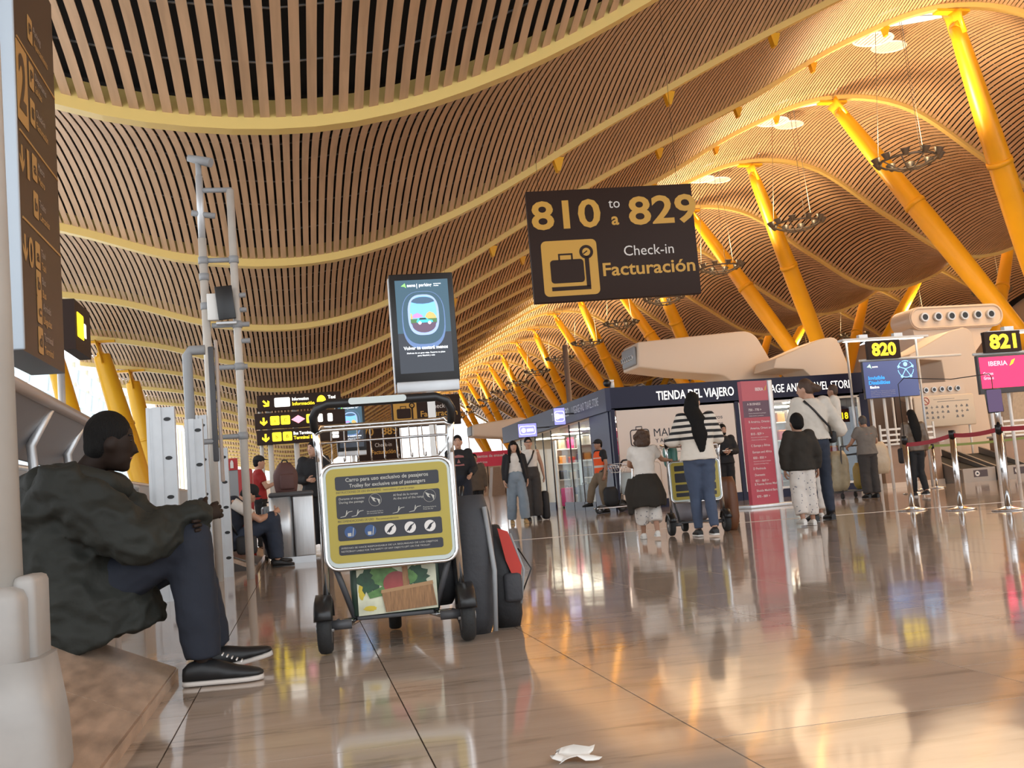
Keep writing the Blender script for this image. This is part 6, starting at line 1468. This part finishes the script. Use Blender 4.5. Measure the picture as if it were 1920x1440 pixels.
# 7 man in a white tank top
def ex7(o, j, s, hp):
    t = MB(); t.tube([(-0.10, 0.06, 1.42), (-0.04, 0.135, 1.28), (0.12, 0.135, 1.05)], (0.018), 6); part(o, s, t, 'strap', m_black)
    g_ = MB(); g_.tube([hp(-0.07, 0.07, 0.012), hp(0, 0.102, 0.012), hp(0.07, 0.07, 0.012)], 0.006, 5); part(o, s, g_, 'glasses', m_black)
    b_ = MB(); b_.rbox((-0.27, -0.15, 0.30), (0.16, 0.3, 0.58), 0.06); part(o, s, b_, 'side_bag', m_nylon)
build_person('person in a white vest top with glasses and a black strap, behind the pale jeans', (4.68, 21.6, 0), PI-0.1, 1.72, dict(elL=(-0.25, -0.08, 1.13), wrL=(-0.27, 0.0, 0.90)), m_skin, ('short', m_hairb), dict(m=c_white, name='vest', sleeve='none', loose=0.012, hem=-0.02), dict(m=c_dgrey, loose=0.028, wide=0.03, rise=0.15), dict(m=s_black), extra=ex7)
# walkers in the background
build_person('person in a dark coat half hidden behind the walkers, with a brown bag', (3.72, 22.8, 0), PI, 1.5, None, m_skin2, ('short', m_hairb), dict(m=c_taupe, loose=0.04, hem=0.15), dict(m=c_black), dict(m=s_black), extra=lambda o, j, s, hp: part(o, s, MB().rbox((0.30, 0.05, 1.0), (0.24, 0.26, 0.42), 0.08), 'red_rucksack', m_redn))
# 8 man in an orange vest
c_vest = striped('cloth_orange_vest', (0.85, 0.10, 0.015), (0.62, 0.58, 0.52), 0.20, 0.24, 'Z', (0.9, 1.22))
def ex8(o, j, s, hp):
    cap_ex(c_black)(o, j, s, hp); v_ = MB(); rs = []
    for z, rx, ry in ((0.92, 0.178, 0.145), (1.08, 0.168, 0.138), (1.28, 0.186, 0.145), (1.38, 0.172, 0.12), (1.43, 0.115, 0.09)): rs.append(ringv(V((0, 0, z)), V((1, 0, 0)), V((0, 0, 1)), rx, ry))
    v_.loft(rs); part(o, s, v_, 'safety_vest', c_vest, 0.014, 2)
build_person('person in an orange high visibility vest and black cap leaning on a trolley', (6.52, 22.75, 0), PI/2+0.2, 1.62, dict(kneeR=(0.10, 0.22, 0.60), ankleR=(0.11, 0.30, 0.25), kneeL=(-0.09, 0.05, 0.50), elR=(0.25, -0.08, 1.14), wrR=(0.26, -0.16, 0.90)), m_skin2, ('short', m_hairb), dict(m=c_black, sleeve='short', loose=0.02), dict(m=c_khaki, loose=0.02, wide=0.015), dict(m=s_black), extra=ex8, girth=1.05)
# 9 girl with a jacket round her waist
def ex9(o, j, s, hp):
    t = MB(); rs = []
    for z, rx, ry in ((1.02, 0.17, 0.14), (0.88, 0.24, 0.21), (0.68, 0.30, 0.26), (0.50, 0.29, 0.25)):
        rs.append([p_+V((0.012*math.sin(5*i), 0.012*math.cos(3*i), 0.03*math.sin(2*i+z*9)*(z < 0.6))) for i, p_ in enumerate(ringv(V((0, -0.02, z)), V((1, 0, 0)), V((0, 0, 1)), rx, ry, 24))])
    t.loft(rs); t.tube([(-0.22, -0.08, 0.95), (-0.29, -0.10, 0.75), (-0.27, -0.10, 0.40)], [0.07, 0.065, 0.05], 10); part(o, s, t, 'tied_jacket', c_brownj, 0.018, 2)
build_person('child in a white tee with a dark jacket tied round the waist, holding the trolley', (3.80, 11.50, 0), -0.2, 1.22, dict(elR=(0.30, 0.10, 1.22), wrR=(0.46, 0.28, 1.20), elL=(-0.22, 0.12, 1.17), wrL=(-0.10, 0.30, 1.12), ankleL=(-0.08, 0.14, 0.085), ankleR=(0.10, -0.16, 0.12), kneeR=(0.10, 0.02, 0.50), head=(0, 0.02, 1.56)), m_skin2, ('curly', m_hairbr), dict(m=c_white, sleeve='short', loose=0.024), dict(m=c_spot, loose=0.028, wide=0.035, length=0.62), dict(m=s_white), girth=1.05, headscale=1.25, extra=ex9)
# 10 woman in the striped jumper
build_person('person with long black hair in a striped jumper and jeans, pushing a trolley', (4.27, 11.02, 0), -0.14, 1.57, dict(elL=(-0.27, 0.05, 1.14), wrL=(-0.28, 0.36, 1.16), elR=(0.27, 0.05, 1.14), wrR=(0.27, 0.36, 1.16), ankleL=(-0.06, 0.08, 0.085), ankleR=(0.08, -0.14, 0.10), kneeR=(0.085, 0.02, 0.5), kneeL=(-0.07, 0.06, 0.5)), m_skin, ('long', m_hairb), dict(m=c_stripe, name='jumper', loose=0.030, hem=0.05, sleeve='long'), dict(m=c_denim, loose=0.012), dict(m=s_black, sole=s_white), girth=1.16, look=(-0.55, 0))
# child peeking above the trolley
build_person('small fair haired child riding on the pushed trolley', (4.60, 12.0, 0.46), 0, 0.95, dict(kneeL=(-0.1, 0.3, 0.72), kneeR=(0.1, 0.3, 0.72), ankleL=(-0.1, 0.34, 0.35), ankleR=(0.1, 0.34, 0.35)), m_skin, ('short', mat('hair_fair', (0.22, 0.13, 0.06), 0.6)), dict(m=c_red, loose=0.02), dict(m=c_dgrey), dict(m=s_black), headscale=1.3)
# 11 man in black with folded arms
def ex11(o, j, s, hp):
    t = MB(); t.rbox((0.0, 0.22, 1.14), (0.20, 0.14, 0.02), 0.006); part(o, s, t, 'white_tablet', m_white)
build_person('bearded person in black reading a tablet beside the red totem', (8.55, 20.6, 0), PI-0.15, 1.66, dict(elL=(-0.23, 0.05, 1.12), wrL=(-0.06, 0.22, 1.12), elR=(0.23, 0.05, 1.12), wrR=(0.06, 0.22, 1.12)), m_skin, ('short', m_hairb), dict(m=c_black, loose=0.03, hem=0.08), dict(m=c_black, loose=0.02), dict(m=s_black, sole=s_white), extra=ex11, beard=True, look=(0.2, -0.15))
# 12 boy
build_person('boy in a dark padded jacket and white spotted trousers seen from behind', (5.56, 11.22, 0), -0.05, 1.25, dict(ankleL=(-0.10, -0.10, 0.11), ankleR=(0.12, 0.05, 0.085), elR=(0.26, -0.02, 1.12), wrR=(0.27, 0.02, 0.86), elL=(-0.27, -0.02, 1.12), wrL=(-0.26, 0.03, 0.87)), m_skin2, ('short', m_hairb), dict(m=c_brownj, name='jacket', loose=0.045, hem=0.10), dict(m=c_spot, loose=0.03, wide=0.03, length=0.80), dict(m=s_white), headscale=1.28, girth=1.05)
# 13 mother and 14 child
def ex13(o, j, s, hp):
    t = MB(); t.tube([(-0.12, -0.10, 1.43), (-0.02, -0.155, 1.30), (0.14, -0.155, 1.10), (0.20, -0.06, 1.0)], 0.014, 6); part(o, s, t, 'bag_strap', m_black)
    b_ = MB(); b_.rbox((0.24, 0.03, 0.98), (0.08, 0.16, 0.14), 0.03); part(o, s, b_, 'shoulder_bag', m_nylon)
build_person('person in a white blouse and dark jeans carrying a child, seen from behind', (6.12, 11.95, 0), -0.05, 1.73, dict(elR=(0.36, 0.02, 1.06), wrR=(0.20, 0.24, 1.03), elL=(-0.22, 0.08, 1.14), wrL=(-0.18, 0.22, 1.12), ankleL=(-0.10, -0.02, 0.085), ankleR=(0.14, 0.05, 0.085), kneeR=(0.12, 0.05, 0.5), head=(-0.03, 0.04, 1.575), chest=(-0.01, 0.0, 1.28)), m_skin, ('tied', m_hairbr), dict(m=c_blouse, name='blouse', loose=0.040, hem=-0.02), dict(m=c_denimd, loose=0.014), dict(m=s_black, boot=0.42), look=(0.85, -0.1), extra=ex13)
build_person('small child in white carried on the right arm of the person in the blouse', (6.50, 12.06, 0.80), 0.9, 0.82, dict(kneeL=(-0.16, 0.26, 0.86), kneeR=(0.16, 0.26, 0.86), ankleL=(-0.20, 0.30, 0.50), ankleR=(0.20, 0.30, 0.50), elL=(-0.24, 0.18, 1.24), wrL=(-0.2, 0.36, 1.32), elR=(0.28, 0.05, 1.15), wrR=(0.24, 0.26, 1.10)), m_skin2, ('short', m_hairbr), dict(m=c_blouse, loose=0.04), dict(m=c_white, loose=0.025, wide=0.02), dict(m=s_white), headscale=1.35)
# child walking ahead of the mother
build_person('child in white trousers walking ahead, mostly hidden by the person in the blouse', (6.45, 12.75, 0), 0, 1.12, None, m_skin2, ('short', m_hairb), dict(m=c_blouse, loose=0.03), dict(m=c_white, loose=0.035, wide=0.03, length=0.8), dict(m=s_white), headscale=1.25)
# 15 person in a grey tee with a cart of bags
def ex15(o, j, s, hp):
    t = MB(); t.prism([(-0.10, 1.30), (0.02, 1.295), (0.10, 1.32), (0.02, 1.31)], -0.150, -0.146); part(o, s, t, 'back_print', mat('print_orange', (0.4, 0.12, 0.04), 0.6))
build_person('stout person in a grey tee and dark trousers leaning over a cart of bags', (10.22, 17.95, 0), 0.0, 1.52, dict(elL=(-0.28, 0.10, 1.14), wrL=(-0.24, 0.34, 1.08), elR=(0.28, 0.10, 1.14), wrR=(0.24, 0.34, 1.08), head=(0, 0.06, 1.57)), m_skin2, ('short', m_hairg), dict(m=c_grey, sleeve='short', loose=0.03, hem=0.06), dict(m=c_dgrey, loose=0.022, wide=0.03), dict(m=s_black), girth=1.15, extra=ex15)
ct = root('bag_cart', (10.2, 18.45, 0.004), 'small wheeled cart loaded with bags in front of the grey tee', 'cart')
MB().tube([(-0.28, -0.1, 0.98), (0.28, -0.1, 0.98)], 0.015, 8).build('handle', m_dgrey, ct)
for sx in (-0.28, 0.28):
    MB().tube([(sx, -0.1, 0.98), (sx, 0.0, 0.12), (sx, 0.6, 0.12)], 0.014, 8).build('side_tube', m_dgrey, ct)
    for y in (0.02, 0.55): MB().tube([(sx-0.015, y, 0.055), (sx+0.015, y, 0.055)], 0.055, 14).build('wheel', m_rubber, ct)
MB().box((0, 0.3, 0.14), (0.54, 0.6, 0.02)).build('deck', m_dgrey, ct)
m_plastic = mat('pale_plastic_bag', (0.42, 0.36, 0.24), 0.4, var=0.15, bump=0.6, bscale=9); m_plasty = mat('yellow_plastic_bag', (0.42, 0.30, 0.07), 0.4, bump=0.6, bscale=9)
softbag('plastic_bag', (9.92, 18.55, 0.16), 0.1, (0.40, 0.34, 0.75), m_plastic, 'pale yellow plastic bag hanging left of the grey tee', seed=21)
softbag('plastic_bag', (10.66, 18.35, 0.42), 0.1, (0.46, 0.34, 0.60), mat('cream_plastic_bag', (0.50, 0.40, 0.28), 0.4, bump=0.6, bscale=9), 'cream plastic bag bulging right of the grey tee', seed=22, lean=-0.1)
softbag('plastic_bag', (10.52, 18.75, 0.16), 0.1, (0.30, 0.34, 0.5), m_plasty, 'yellow plastic bag low on the cart behind the grey tee', seed=23)
softbag('brown_bag', (9.62, 18.5, 0.42), 0.1, (0.26, 0.24, 0.56), mat('brown_bag_cloth', (0.14, 0.07, 0.04), 0.7), 'brown cloth bag hung at the far left of the cart', seed=24)
# 16 long haired woman
c_meta = cloth('bronze', (0.13, 0.09, 0.06), 0.45)
def ex16(o, j, s, hp):
    b_ = MB(); b_.rbox((-0.25, 0.0, 0.82), (0.12, 0.28, 0.30), 0.04); part(o, s, b_, 'shoulder_bag', m_nylon); t = MB(); t.tube([(-0.25, 0, 0.96), (-0.20, 0, 1.2), (-0.15, 0, 1.44)], 0.014, 6); part(o, s, t, 'bag_strap', m_black)
build_person('person with very long dark hair, bronze top and black trousers walking to the desks', (10.35, 16.6, 0), -0.1, 1.49, dict(ankleL=(-0.07, 0.08, 0.085), ankleR=(0.07, -0.14, 0.11), kneeR=(0.08, 0.03, 0.5)), m_skin2, ('long', m_hairb), dict(m=c_meta, loose=0.025, hem=0.06), dict(m=c_black, loose=0.014), dict(m=s_black, sole=s_white), extra=ex16)
bpy.data.scenes.remove(TMP)
